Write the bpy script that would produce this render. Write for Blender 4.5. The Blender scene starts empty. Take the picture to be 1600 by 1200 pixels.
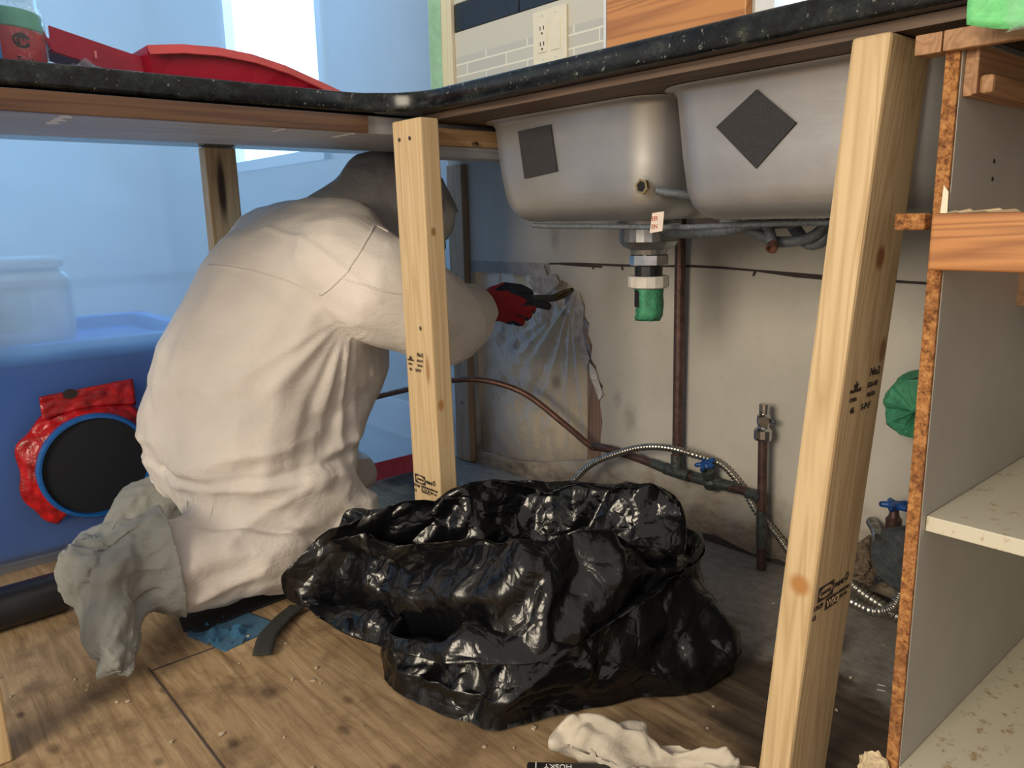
import bpy, bmesh, math, random
from mathutils import Vector, Matrix, noise
C = bpy.context.scene.collection
S = bpy.context.scene
random.seed(7)
V = Vector

# ------------------------------------------------------------------ camera, world, lights, exposure
cam_d = bpy.data.cameras.new('camera'); cam = bpy.data.objects.new('camera', cam_d); C.objects.link(cam)
cam_d.sensor_width = 36.0; cam_d.lens = 1228.51 / 1600 * 36; cam_d.clip_start = 0.02
cam.matrix_world = Matrix(((0.65480371, -0.13966727, 0.74278204, 0),
                           (0.75547921, 0.14953815, -0.63787891, 0),
                           (-0.02198345, 0.97884186, 0.20343386, 0.705), (0, 0, 0, 1)))
S.camera = cam
S.view_settings.view_transform = 'Standard'; S.view_settings.look = 'None'
S.view_settings.gamma = 1; S.view_settings.use_curve_mapping = False
S.view_settings.exposure = -0.05
try: S.cycles.use_denoising = True
except Exception: pass
S.cycles.max_bounces = 8; S.cycles.transparent_max_bounces = 12
W = bpy.data.worlds.new('world'); S.world = W; W.use_nodes = True
W.node_tree.nodes['Background'].inputs[0].default_value = (1.0, 0.90, 0.84, 1)
W.node_tree.nodes['Background'].inputs[1].default_value = 0.72

def area_light(name, loc, target, size, power, col, size_y=None):
    d = bpy.data.lights.new(name, 'AREA'); d.energy = power; d.color = col; d.size = size
    if size_y: d.shape = 'RECTANGLE'; d.size_y = size_y
    o = bpy.data.objects.new(name, d); C.objects.link(o); o.location = loc
    o.rotation_euler = (V(target) - V(loc)).to_track_quat('-Z', 'Y').to_euler()
    return o
area_light('room_lamp', (-0.15, -2.10, 1.42), (-1.05, 0.9, 0.4), 1.1, 78, (1.0, 0.87, 0.66))
area_light('window_daylight', (-2.97, 1.33, 1.5), (-2.6, 0.0, 0.9), 0.8, 26, (0.12, 0.46, 1.0), 1.1)

# ------------------------------------------------------------------ helpers
def link(name, me, m=None, parent=None):
    o = bpy.data.objects.new(name, me); C.objects.link(o)
    if m is not None:
        for k in (m if isinstance(m, (list, tuple)) else [m]): me.materials.append(k)
    if parent: o.parent = parent
    return o
def obj(name, bm, m=None, parent=None, smooth=False, fix=True):
    if fix: bmesh.ops.recalc_face_normals(bm, faces=bm.faces)
    if smooth:
        for f in bm.faces: f.smooth = True
    me = bpy.data.meshes.new(name); bm.to_mesh(me); bm.free()
    return link(name, me, m, parent)
def tag(o, label=None, cat=None, group=None, kind=None):
    if label: o['label'] = label
    if cat: o['category'] = cat
    if group: o['group'] = group
    if kind: o['kind'] = kind
    return o
def thing(name, label, cat, loc=(0, 0, 0), group=None):
    o = bpy.data.objects.new(name, None); C.objects.link(o); o.empty_display_size = .05
    return tag(o, label, cat, group)
def struct(name, bm, m, **k):
    return tag(obj(name, bm, m, **k), kind='structure')
def B(): return bmesh.new()
def box(bm, x0, x1, y0, y1, z0, z1, bev=0, seg=2):
    r = bmesh.ops.create_cube(bm, size=1)
    for v in r['verts']:
        v.co = V(((x0 + x1) / 2 + v.co.x * (x1 - x0), (y0 + y1) / 2 + v.co.y * (y1 - y0), (z0 + z1) / 2 + v.co.z * (z1 - z0)))
    if bev:
        es = list({e for v in r['verts'] for e in v.link_edges})
        bmesh.ops.bevel(bm, geom=es, offset=bev, segments=seg, affect='EDGES', profile=.5)
    return bm
def frustum(bm, bot, top, bev=0):
    """four bottom and four top corners (same winding)"""
    b = [bm.verts.new(p) for p in bot]; t = [bm.verts.new(p) for p in top]
    fs = [bm.faces.new(b[::-1]), bm.faces.new(t)]
    for i in range(4): fs.append(bm.faces.new((b[i], b[(i + 1) % 4], t[(i + 1) % 4], t[i])))
    if bev:
        es = list({e for f in fs for e in f.edges})
        bmesh.ops.bevel(bm, geom=es, offset=bev, segments=2, affect='EDGES', profile=.5)
    return bm
def spline(pts, n=10, closed=False):
    P = [V(p) for p in pts]; out = []; N = len(P)
    for i in range(N if closed else N - 1):
        if closed: a, b, c, d = P[i - 1], P[i], P[(i + 1) % N], P[(i + 2) % N]
        else: a, b, c, d = P[max(i - 1, 0)], P[i], P[i + 1], P[min(i + 2, N - 1)]
        for k in range(n):
            t = k / n
            out.append(.5 * ((2 * b) + (c - a) * t + (2 * a - 5 * b + 4 * c - d) * t * t + (3 * b - a - 3 * c + d) * t ** 3))
    if not closed: out.append(P[-1])
    return out
def tube(bm, pts, r, seg=12, cap=True, ridge=None):
    """tube along points; r number or list; ridge=(count_per_m, amp) corrugates"""
    P = [V(p) for p in pts]; n = len(P); rings = []; L = 0; up = None
    for i in range(n):
        t = (P[min(i + 1, n - 1)] - P[max(i - 1, 0)]).normalized()
        if up is None:
            up = t.orthogonal().normalized()
        else:
            up = (up - t * up.dot(t)).normalized()
        s = t.cross(up)
        if i: L += (P[i] - P[i - 1]).length
        rr = r[i] if isinstance(r, (list, tuple)) else r
        if ridge: rr *= 1 + ridge[1] * (1 if math.sin(L * ridge[0] * 2 * math.pi) > 0 else -1)
        rings.append([bm.verts.new(P[i] + (up * math.cos(a) + s * math.sin(a)) * rr) for a in [2 * math.pi * k / seg for k in range(seg)]])
    for i in range(n - 1):
        for k in range(seg):
            bm.faces.new((rings[i][k], rings[i][(k + 1) % seg], rings[i + 1][(k + 1) % seg], rings[i + 1][k]))
    if cap:
        bm.faces.new(rings[0][::-1]); bm.faces.new(rings[-1])
    return bm
def cyl(bm, a, b, r, seg=20, r2=None): return tube(bm, [a, b], [r, r if r2 is None else r2], seg)
def resample(pts, step):
    P = [V(p) for p in pts]; out = [P[0]]; acc = 0
    for i in range(1, len(P)):
        d = (P[i] - P[i - 1]); l = d.length; s = step - acc
        while s <= l:
            out.append(P[i - 1] + d * (s / l)); s += step
        acc = (acc + l) % step
    return out
def prism(bm, poly, ext):
    """poly: list of 3D points, ext: extrude vector"""
    a = [bm.verts.new(p) for p in poly]; b = [bm.verts.new(V(p) + V(ext)) for p in poly]
    bm.faces.new(a); bm.faces.new(b[::-1]); n = len(a)
    for i in range(n): bm.faces.new((a[i], a[(i + 1) % n], b[(i + 1) % n], b[i]))
    return bm
def slab_with_holes(bm, loops, ext):
    """outer loop + hole loops (3D, coplanar), filled and extruded"""
    es = []
    for lp in loops:
        vs = [bm.verts.new(p) for p in lp]
        es += [bm.edges.new((vs[i], vs[(i + 1) % len(vs)])) for i in range(len(vs))]
    r = bmesh.ops.triangle_fill(bm, use_beauty=True, use_dissolve=False, edges=es)
    fs = [g for g in r['geom'] if isinstance(g, bmesh.types.BMFace)]
    e = bmesh.ops.extrude_face_region(bm, geom=fs)
    bmesh.ops.translate(bm, vec=ext, verts=[g for g in e['geom'] if isinstance(g, bmesh.types.BMVert)])
    return bm
def lathe(bm, prof, o, ax=(0, 0, 1), seg=24):
    """prof: list of (radius, height along ax) from o"""
    ax = V(ax).normalized(); u = ax.orthogonal().normalized(); w = ax.cross(u); rings = []
    for (r, h) in prof:
        rings.append([bm.verts.new(V(o) + ax * h + (u * math.cos(a) + w * math.sin(a)) * max(r, 1e-4)) for a in [2 * math.pi * k / seg for k in range(seg)]])
    for i in range(len(rings) - 1):
        for k in range(seg): bm.faces.new((rings[i][k], rings[i][(k + 1) % seg], rings[i + 1][(k + 1) % seg], rings[i + 1][k]))
    bm.faces.new(rings[0][::-1]); bm.faces.new(rings[-1])
    return bm
def grid(bm, nu, nv, f, closed_u=False):
    """surface f(u,v)->point, u,v in 0..1"""
    vs = [[bm.verts.new(f(i / nu, j / nv)) for j in range(nv + 1)] for i in range(nu if closed_u else nu + 1)]
    for i in range(nu):
        for j in range(nv):
            a = vs[i]; b = vs[(i + 1) % len(vs)]
            bm.faces.new((a[j], b[j], b[j + 1], a[j + 1]))
    return bm
def solidify(o, t, off=-1):
    m = o.modifiers.new('thick', 'SOLIDIFY'); m.thickness = t; m.offset = off; return o
def ball(bm, c, r, sc=(1, 1, 1), seg=16):
    q = bmesh.ops.create_uvsphere(bm, u_segments=seg, v_segments=max(6, seg // 2), radius=1)
    for v in q['verts']: v.co = V((c[0] + v.co.x * r * sc[0], c[1] + v.co.y * r * sc[1], c[2] + v.co.z * r * sc[2]))
    return q['verts']
def hull(bm, items):
    """convex hull of ellipsoids [(c, r, scale)] as one closed piece"""
    t = bmesh.new()
    for it in items: ball(t, it[0], it[1], it[2] if len(it) > 2 else (1, 1, 1), 18)
    r = bmesh.ops.convex_hull(t, input=t.verts)
    bmesh.ops.delete(t, geom=[g for g in r['geom_interior'] if isinstance(g, bmesh.types.BMVert)], context='VERTS')
    loose = [v for v in t.verts if not v.link_faces]
    bmesh.ops.delete(t, geom=loose, context='VERTS')
    bmesh.ops.recalc_face_normals(t, faces=t.faces)
    me = bpy.data.meshes.new('tmp'); t.to_mesh(me); t.free(); bm.from_mesh(me); bpy.data.meshes.remove(me)
def chain(bm, items):
    for a, b in zip(items[:-1], items[1:]): hull(bm, [a, b])
def blob(bm, voxel, smooth=6, factor=.5, disp=None):
    """fuse overlapping closed pieces into one continuous skin; returns a mesh"""
    me = bpy.data.meshes.new('tmp'); bm.to_mesh(me); bm.free()
    o = bpy.data.objects.new('tmp', me); C.objects.link(o)
    m = o.modifiers.new('r', 'REMESH'); m.mode = 'VOXEL'; m.voxel_size = voxel; m.adaptivity = 0
    s = o.modifiers.new('s', 'SMOOTH'); s.iterations = smooth; s.factor = factor
    dg = bpy.context.evaluated_depsgraph_get(); dg.update()
    out = bpy.data.meshes.new_from_object(o.evaluated_get(dg))
    bpy.data.objects.remove(o); bpy.data.meshes.remove(me)
    if disp:
        cs = [v.co.copy() for v in out.vertices]; ns = [v.normal.copy() for v in out.vertices]
        for v, c, n in zip(out.vertices, cs, ns): v.co = c + n * disp(c, n)
    for p in out.polygons: p.use_smooth = True
    return out
def nz(p, f=1.0, o=(0, 0, 0)): return noise.noise(V((p[0] * f + o[0], p[1] * f + o[1], p[2] * f + o[2])))
def ridge(p, f, o=(0, 0, 0)): return 1 - abs(nz(p, f, o)) * 2
def crease(p, f, o=(0, 0, 0)):
    d = noise.voronoi(V((p[0] * f + o[0], p[1] * f + o[1], p[2] * f + o[2])))[0]
    return min(d[1] - d[0], .6)
def crumple(p, f, o=(0, 0, 0), warp=.35):
    """piecewise-linear noise: flat facets meeting in sharp folds, 0..1"""
    q = V((p[0] * f + o[0], p[1] * f + o[1], p[2] * f + o[2]))
    q = q + noise.noise_vector(q * .6) * warp
    q = V((q.x * .8 + q.y * .5 + q.z * .33, -.45 * q.x + q.y * .86 + q.z * .2, -.3 * q.x - .3 * q.y + q.z * .9))
    b = [math.floor(c) for c in q]; fr = [q[i] - b[i] for i in range(3)]
    o_ = sorted(range(3), key=lambda i: -fr[i]); cur = list(b); h = lambda c: noise.cell(V((c[0] + .5, c[1] + .5, c[2] + .5)))
    v0 = h(cur); val = v0 * (1 - fr[o_[0]])
    for k in range(3):
        cur[o_[k]] += 1; val += h(cur) * (fr[o_[k]] - (fr[o_[k + 1]] if k < 2 else 0))
    return val
def text_bm(bm, s, size, origin, right, up, depth=.0004, align='LEFT', shear=0):
    cu = bpy.data.curves.new('t', 'FONT'); cu.body = s; cu.size = size; cu.align_x = align; cu.extrude = depth; cu.shear = shear
    o = bpy.data.objects.new('t', cu); C.objects.link(o)
    dg = bpy.context.evaluated_depsgraph_get(); dg.update()
    me = bpy.data.meshes.new_from_object(o.evaluated_get(dg))
    R_, U_ = V(right).normalized(), V(up).normalized(); N_ = R_.cross(U_)
    me.transform(Matrix((( R_.x, U_.x, N_.x, origin[0]), (R_.y, U_.y, N_.y, origin[1]), (R_.z, U_.z, N_.z, origin[2]), (0, 0, 0, 1))))
    bm.from_mesh(me); bpy.data.objects.remove(o); bpy.data.curves.remove(cu); bpy.data.meshes.remove(me)

# ------------------------------------------------------------------ materials
class NT:
    def __init__(s, name):
        s.m = bpy.data.materials.new(name); s.m.use_nodes = True; s.t = s.m.node_tree
        s.b = s.t.nodes['Principled BSDF']; s.out = s.t.nodes['Material Output']
    def n(s, typ, ins=None, **at):
        q = s.t.nodes.new(typ)
        for k, v in at.items(): setattr(q, k, v)
        for k, v in (ins or {}).items():
            if isinstance(v, bpy.types.NodeSocket): s.t.links.new(v, q.inputs[k])
            else: q.inputs[k].default_value = v
        return q
    def set(s, **k):
        for a, v in k.items():
            i = s.b.inputs[a.replace('_', ' ')]
            if isinstance(v, bpy.types.NodeSocket): s.t.links.new(v, i)
            else: i.default_value = v
    def co(s, scale=(1, 1, 1), loc=(0, 0, 0)):
        g = s.n('ShaderNodeNewGeometry')
        return s.n('ShaderNodeMapping', {0: g.outputs['Position'], 1: loc, 3: scale}).outputs[0]
    def noise(s, vec, scale, detail=4, rough=.55, dist=0):
        return s.n('ShaderNodeTexNoise', {'Vector': vec, 'Scale': scale, 'Detail': detail, 'Roughness': rough, 'Distortion': dist}).outputs[0]
    def ramp(s, f, stops):
        r = s.n('ShaderNodeValToRGB', {0: f}); e = r.color_ramp.elements
        while len(e) < len(stops): e.new(.5)
        for q, (p, c) in zip(e, stops): q.position = p; q.color = (*c, 1) if len(c) == 3 else c
        return r.outputs[0]
    def mix(s, f, a, b, mode='MIX'):
        q = s.n('ShaderNodeMix', data_type='RGBA', blend_type=mode)
        for i, v in ((0, f), (6, a), (7, b)):
            if isinstance(v, bpy.types.NodeSocket): s.t.links.new(v, q.inputs[i])
            else: q.inputs[i].default_value = (*v, 1) if isinstance(v, tuple) and len(v) == 3 else v
        return q.outputs[2]
    def math(s, op, a, b=0.0, c=0.0):
        return s.n('ShaderNodeMath', {0: a, 1: b, 2: c}, operation=op).outputs[0]
    def bump(s, h, strength=.3, dist=.01):
        s.t.links.new(s.n('ShaderNodeBump', {'Height': h, 'Strength': strength, 'Distance': dist}).outputs[0], s.b.inputs['Normal'])
    def near(s, p, r0, r1, sc=(1, 1, 1)):
        """1 at p falling to 0 at r1 (scaled metric)"""
        g = s.n('ShaderNodeNewGeometry')
        d = s.n('ShaderNodeVectorMath', {0: g.outputs['Position'], 1: p}, operation='SUBTRACT').outputs[0]
        d = s.n('ShaderNodeVectorMath', {0: d, 1: sc}, operation='MULTIPLY').outputs[0]
        l = s.n('ShaderNodeVectorMath', {0: d}, operation='LENGTH').outputs[1]
        return s.n('ShaderNodeMapRange', {0: l, 1: r0, 2: r1, 3: 1.0, 4: 0.0}, interpolation_type='SMOOTHSTEP').outputs[0]
def plain(name, col, rough=.5, metal=0, nscale=40, namt=.12, bump=0, spec=.5, bscale=None):
    t = NT(name); v = t.co()
    f = t.noise(v, nscale)
    d = tuple(c * (1 - namt) for c in col); l = tuple(min(1, c * (1 + namt)) for c in col)
    t.set(Base_Color=t.ramp(f, [(.3, d), (.7, l)]), Roughness=rough, Metallic=metal)
    t.b.inputs['Specular IOR Level'].default_value = spec
    if bump: t.bump(t.noise(v, bscale or nscale * 2), bump)
    return t.m
def wood(name, light, dark, axis='z', scale=60, knots=(), rough=.6, contrast=1.0, loc=(0, 0, 0), bump=.08):
    t = NT(name); k = .035
    sc = {'x': (k, 1, 1), 'y': (1, k, 1), 'z': (1, 1, k)}[axis]
    v = t.co(sc, loc)
    broad = t.noise(v, scale * .5, 2, .5, .6)
    w = t.math('FRACT', t.math('MULTIPLY', broad, 9.0))
    tri = t.math('ABSOLUTE', t.math('SUBTRACT', w, .5))
    fine = t.noise(v, scale * 6, 3)
    f = t.math('ADD', t.math('MULTIPLY', tri, 1.2 * contrast), t.math('MULTIPLY', fine, .5))
    col = t.ramp(f, [(.15, dark), (.75, light)])
    for (p, r, c, s) in knots:
        col = t.mix(t.near(p, r * .35, r, s), col, c)
    t.set(Base_Color=col, Roughness=rough)
    t.bump(f, bump, .002)
    return t.m

KB = (.25, .11, .04); KD = (.05, .025, .012)
M = {}
M['pine_mid'] = wood('pine_centre', (.62, .47, .28), (.50, .35, .18), 'z', 55, [((-1.085, .742, .46), .012, (.35, .2, .08), (1.4, .2, .35)), ((-1.07, .757, .40), .011, (.42, .2, .06), (.3, 1.2, .8)), ((-1.07, .757, .69), .008, (.3, .15, .06), (.3, 1.2, .8)), ((-1.1, .74, .53), .006, KD, (1, .3, 1))])
M['pine_front'] = wood('pine_front', (.62, .465, .27), (.47, .325, .165), 'z', 50, [((-.405, .758, .305), .017, (.42, .20, .06), (1, .3, 1)), ((-.367, .81, .66), .014, (.26, .11, .04), (.3, 1.1, .8)), ((-.372, .845, .56), .012, (.32, .17, .07), (.3, 1.1, .6))], loc=(3, 1, 0))
M['pine_rear'] = wood('pine_rear', (.60, .45, .26), (.42, .28, .14), 'z', 55, [((-1.79, .70, .79), .022, KD, (.1, 1.6, .22)), ((-1.80, .66, .83), .012, KB, (1, 1, 1))], loc=(1, 5, 0))
M['stud'] = wood('stud_wood', (.46, .33, .22), (.33, .22, .14), 'z', 60, [((-1.83, 1.345, .55), .014, KD, (1, .2, 1)), ((-1.82, 1.345, .18), .01, KD, (1, .2, 1))], loc=(2, 2, 0))
M['pine_rail'] = wood('pine_rail', (.55, .36, .19), (.42, .25, .12), 'y', 50)
M['oak'] = wood('oak', (.50, .22, .07), (.28, .10, .03), 'x', 42, contrast=1.1, rough=.4)
M['oak_trim'] = wood('oak_trim', (.115, .055, .024), (.065, .028, .013), 'y', 46, rough=.5)
M['dark_ply'] = wood('dark_plywood', (.13, .085, .06), (.05, .032, .026), 'x', 60, rough=.6)
M['brown_wood'] = wood('drawer_wood', (.40, .22, .11), (.26, .13, .06), 'y', 60)

t = NT('plywood_floor'); v = t.co((.10, 1, 1)); v1 = t.co()
gr = t.noise(v, 60, 8, .70, .35); big = t.noise(v1, 3.2, 4); dirt = t.noise(v1, 11, 6, .65)
col = t.ramp(gr, [(.32, (.19, .12, .06)), (.5, (.40, .275, .15)), (.68, (.56, .42, .25))])
col = t.mix(t.ramp(big, [(.35, (0,) * 3), (.7, (.55,) * 3)]), col, (.29, .195, .11))
col = t.mix(t.ramp(dirt, [(.50, (0,) * 3), (.68, (.78,) * 3)]), col, (.15, .095, .05))
# grey dried screed along the wall, dark water stain in front of it at the right
sx = t.n('ShaderNodeSeparateXYZ', {0: v1}); wob = t.math('MULTIPLY', t.math('SUBTRACT', t.noise(v1, 9, 4), .5), .28)
yy = t.math('ADD', sx.outputs[1], wob)
stain = t.n('ShaderNodeMapRange', {0: t.math('ADD', yy, t.math('MULTIPLY', sx.outputs[0], .20)), 1: .66, 2: .77, 3: 0.0, 4: .93}, interpolation_type='SMOOTHSTEP').outputs[0]
dk = t.mix(t.ramp(t.noise(v, 60, 5), [(.35, (0,) * 3), (.7, (1,) * 3)]), (.026, .018, .014), (.095, .068, .05))
col = t.mix(stain, col, dk)
ms = t.n('ShaderNodeMapRange', {0: t.math('ADD', yy, t.math('MULTIPLY', sx.outputs[0], .14)), 1: .97, 2: 1.02, 3: 0.0, 4: .95}, interpolation_type='SMOOTHSTEP').outputs[0]
gc = t.ramp(t.noise(v1, 40, 6, .7), [(.3, (.19, .175, .155)), (.7, (.36, .335, .30))])
col = t.mix(ms, col, gc)
for p, r in (((-1.03, .24, 0), .016), ((-1.16, .14, 0), .02), ((-.92, .46, 0), .022), ((-1.08, .42, 0), .03), ((-1.0, .33, 0), .02), ((-.85, .40, 0), .018), ((-1.28, .12, 0), .014), ((-1.2, .30, 0), .014), ((-.98, .50, 0), .018), ((-.80, .47, 0), .02)):
    col = t.mix(t.math('MULTIPLY', t.near(p, r * .2, r, (1, 1.6, 1)), t.math('MULTIPLY', dirt, 1.35)), col, KD)
t.set(Base_Color=col, Roughness=t.ramp(gr, [(.3, (.55,) * 3), (.7, (.8,) * 3)]))
t.bump(t.math('ADD', gr, dirt), .35, .004); M['floor'] = t.m

t = NT('old_drywall'); v = t.co(); a = t.noise(v, 5, 5); b_ = t.noise(v, 60, 4); sx = t.n('ShaderNodeSeparateXYZ', {0: v})
col = t.ramp(a, [(.3, (.45, .425, .385)), (.7, (.54, .515, .47))])
col = t.mix(t.ramp(b_, [(.60, (0,) * 3), (.75, (.25,) * 3)]), col, (.35, .32, .28))
zz = t.math('ADD', sx.outputs[2], t.math('MULTIPLY', t.math('SUBTRACT', t.noise(v, 14, 5), .5), .22))
low = t.n('ShaderNodeMapRange', {0: zz, 1: .155, 2: .06, 3: 0.0, 4: .9}).outputs[0]
col = t.mix(low, col, t.ramp(t.noise(t.co((.4, 1, 1)), 22, 6, .7), [(.35, (.05, .04, .032)), (.5, (.23, .18, .13)), (.7, (.40, .34, .26))]))
for p, r in (((-1.19, 1.389, .24), .03), ((-1.23, 1.389, .28), .02), ((-1.44, 1.389, .66), .03)):
    col = t.mix(t.math('MULTIPLY', t.near(p, r * .1, r, (1, 1, .6)), t.math('MULTIPLY', b_, .9)), col, (.2, .18, .15))
t.set(Base_Color=col, Roughness=.85); t.bump(t.math('ADD', b_, t.math('MULTIPLY', t.noise(v, 25, 4), low)), .25, .003); M['drywall'] = t.m

t = NT('black_granite'); v = t.co()
vo = t.n('ShaderNodeTexVoronoi', {'Vector': v, 'Scale': 150.0}); n1 = t.noise(v, 35, 8, .75); n2 = t.noise(v, 110, 4, .7)
col = t.ramp(n1, [(.44, (.003, .004, .005)), (.58, (.012, .016, .017)), (.68, (.045, .045, .034)), (.78, (.12, .12, .09))])
col = t.mix(t.ramp(n2, [(.63, (0,) * 3), (.69, (1,) * 3)]), col, (.20, .21, .19))
col = t.mix(t.ramp(vo.outputs[0], [(.06, (.8,) * 3), (.12, (0,) * 3)]), col, (.05, .05, .033))
t.set(Base_Color=col, Roughness=.2); t.b.inputs['Specular IOR Level'].default_value = .32; M['granite'] = t.m

t = NT('brushed_steel'); v = t.co((1, 1, 14)); n1 = t.noise(v, 70, 3); bl = t.noise(t.co(), 9, 4)
t.set(Base_Color=t.ramp(bl, [(.3, (.36, .365, .375)), (.7, (.46, .46, .465))]), Metallic=.72, Roughness=t.ramp(n1, [(.3, (.36,) * 3), (.7, (.48,) * 3)]))
t.bump(n1, .03, .001); M['steel'] = t.m

t = NT('bin_bag_plastic'); v = t.co(); f = t.noise(v, 30, 5, .6, .8)
t.set(Base_Color=(.0035, .0037, .0045, 1), Roughness=t.ramp(t.noise(v, 7, 3), [(.35, (.12,) * 3), (.65, (.26,) * 3)]))
t.b.inputs['Specular IOR Level'].default_value = .5
vw = t.n('ShaderNodeVectorMath', {0: v, 1: t.n('ShaderNodeVectorMath', {0: t.n('ShaderNodeTexNoise', {'Vector': v, 'Scale': 9.0, 'Detail': 3.0}).outputs[1], 1: (.10, .10, .10)}, operation='MULTIPLY').outputs[0]}, operation='ADD').outputs[0]
e1 = t.n('ShaderNodeTexVoronoi', {'Vector': vw, 'Scale': 11.0}, feature='DISTANCE_TO_EDGE').outputs[0]
e2 = t.n('ShaderNodeTexVoronoi', {'Vector': vw, 'Scale': 27.0}, feature='DISTANCE_TO_EDGE').outputs[0]
h_ = t.math('ADD', t.math('MULTIPLY', t.math('MINIMUM', e1, .10), 3.0), t.math('ADD', t.math('MULTIPLY', t.math('MINIMUM', e2, .12), .9), t.math('MULTIPLY', f, .35)))
t.bump(h_, .38, .012); M['bag'] = t.m

def cloth(name, col, b=.22, sc=26, rough=.8, dark=.85):
    t = NT(name); v = t.co(); f = t.noise(v, sc, 5, .6, 1.2); g = t.noise(v, 700, 2)
    t.set(Base_Color=t.ramp(t.noise(v, 6, 3), [(.3, tuple(c * dark for c in col)), (.7, col)]), Roughness=rough)
    t.b.inputs['Sheen Weight'].default_value = .1
    q_ = t.noise(t.co((1, .6, 1.5)), sc * 2.1, 4, .6, 2.2)
    t.bump(t.math('ADD', t.math('ADD', f, t.math('MULTIPLY', q_, .55)), t.math('MULTIPLY', g, .05)), b, .013); return t.m
M['coverall'] = cloth('white_coverall', (.76, .71, .665), .26, 9)
M['hood'] = cloth('grey_hood_fabric', (.41, .40, .39), .26, 10)
M['boot'] = cloth('grey_boot_fabric', (.27, .28, .265), .25, 38)
M['rag'] = cloth('dirty_white_cloth', (.70, .63, .52), .3, 24, dark=.55)
M['blue_cloth'] = cloth('blue_cloth', (.03, .14, .27), .4, 50)
M['strap'] = plain('black_webbing', (.028, .03, .03), .85, nscale=300, namt=.4, bump=.3)
M['kneepad'] = plain('dark_kneepad', (.012, .014, .02), .6)
M['glove_red'] = plain('red_knit', (.30, .012, .022), .85, nscale=400, namt=.3, bump=.35)
M['glove_black'] = plain('dark_rubber', (.010, .016, .035), .55, nscale=90, namt=.3, bump=.3)
M['skin'] = plain('skin', (.55, .35, .26), .5); M['hair'] = plain('brown_hair', (.05, .03, .02), .6)
M['mask'] = plain('white_mask', (.80, .83, .86), .7); M['black_rubber'] = plain('black_rubber', (.012, .013, .016), .5)
M['eye'] = plain('eye_white', (.8, .8, .78), .3)
M['copper'] = plain('old_copper', (.115, .068, .06), .45, .6, 60, .35, .1)
M['copper_tube'] = plain('copper_tube', (.24, .125, .095), .4, .6, 60, .25, .06)
M['fitting'] = plain('tarnished_fitting', (.085, .10, .095), .5, .6, 80, .45, .2)
M['chrome'] = plain('chrome', (.55, .55, .55), .22, 1.0, 60, .15)
M['conduit'] = plain('steel_conduit', (.42, .40, .36), .34, .95, 90, .3)
M['brass'] = plain('brass', (.52, .38, .18), .3, .9); M['void'] = plain('dark_hollow', (.004, .005, .008), .8)
M['blue_plastic'] = plain('blue_handle', (.01, .075, .30), .4); M['nut_white'] = plain('white_nylon', (.62, .60, .56), .45)
M['abs'] = plain('black_abs_pipe', (.012, .013, .017), .38); M['hose_grey'] = plain('grey_hose', (.115, .135, .16), .5, nscale=200, namt=.3)
M['green_tape'] = plain('green_tape', (.045, .25, .135), .65, nscale=70, namt=.3, bump=.3)
M['bright_tape'] = plain('bright_green_tape', (.16, .62, .24), .6, nscale=70, namt=.15, bump=.2)
M['red_tape'] = plain('red_tape', (.42, .008, .012), .28, nscale=35, namt=.5, bump=.5, bscale=30)
M['pink_tape'] = plain('red_floor_tape', (.72, .06, .12), .4); M['mint_tape'] = plain('mint_tape', (.38, .72, .56), .5)
M['dustpan'] = plain('red_plastic', (.34, .004, .022), .33, nscale=20, namt=.08)
M['pad'] = plain('dark_damping_pad', (.026, .026, .032), .75, nscale=160, namt=.15, bump=.25)
M['melamine'] = plain('white_melamine', (.39, .375, .34), .42, nscale=14, namt=.05)
t = NT('soiled_melamine'); v = t.co(); t.set(Base_Color=t.mix(t.ramp(t.noise(v, 55, 5, .7), [(.57, (0,) * 3), (.66, (.8,) * 3)]), (.60, .57, .46), (.33, .19, .07)), Roughness=.5); M['shelf'] = t.m
M['greyboard'] = wood('grey_board', (.36, .37, .40), (.27, .28, .31), 'y', 30, rough=.5, bump=.02)
M['plate'] = plain('ivory_plate', (.78, .72, .55), .35, namt=.03); M['ink'] = plain('black_ink', (.030, .020, .016), .8)
M['white'] = plain('white_plastic', (.8, .8, .78), .4, namt=.03); M['paint_white'] = plain('white_paint', (.75, .76, .76), .5, namt=.04)
M['pale_trim'] = wood('pale_trim', (.72, .66, .50), (.64, .56, .40), 'z', 40, [((-1.835, 1.37, 1.065), .008, KD, (1, .2, .7))])
M['roomwall'] = plain('far_room_wall', (.66, .68, .70), .7, nscale=6, namt=.05)
M['screed'] = plain('far_room_floor', (.30, .29, .30), .7, nscale=9, namt=.25)
M['bin_blue'] = plain('blue_housing', (.008, .11, .46), .42, nscale=5, namt=.25)
M['torn'] = plain('torn_grey_paper', (.36, .33, .32), .9, nscale=50, namt=.3, bump=.4); M['gypsum'] = plain('gypsum', (.62, .60, .56), .95, nscale=80, namt=.2, bump=.5)
M['rotwood'] = wood('stained_stud', (.30, .19, .14), (.14, .085, .06), 'z', 70, loc=(7, 0, 0))
M['crack'] = plain('crack_shadow', (.06, .045, .045), .95); M['paper'] = plain('paper_tag', (.72, .62, .55), .8)
M['debris'] = plain('debris_bits', (.48, .40, .29), .9, nscale=100, namt=.5); M['dirt'] = plain('dark_debris', (.13, .095, .065), .95, nscale=60, namt=.6, bump=.6)
M['gravel'] = plain('grey_cast_iron', (.075, .085, .09), .6, .3, 60, .4, .3)
M['splinter'] = plain('splintered_board', (.62, .50, .32), .9, nscale=120, namt=.3, bump=.5)
M['husky'] = plain('black_case', (.014, .014, .015), .45)

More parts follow.
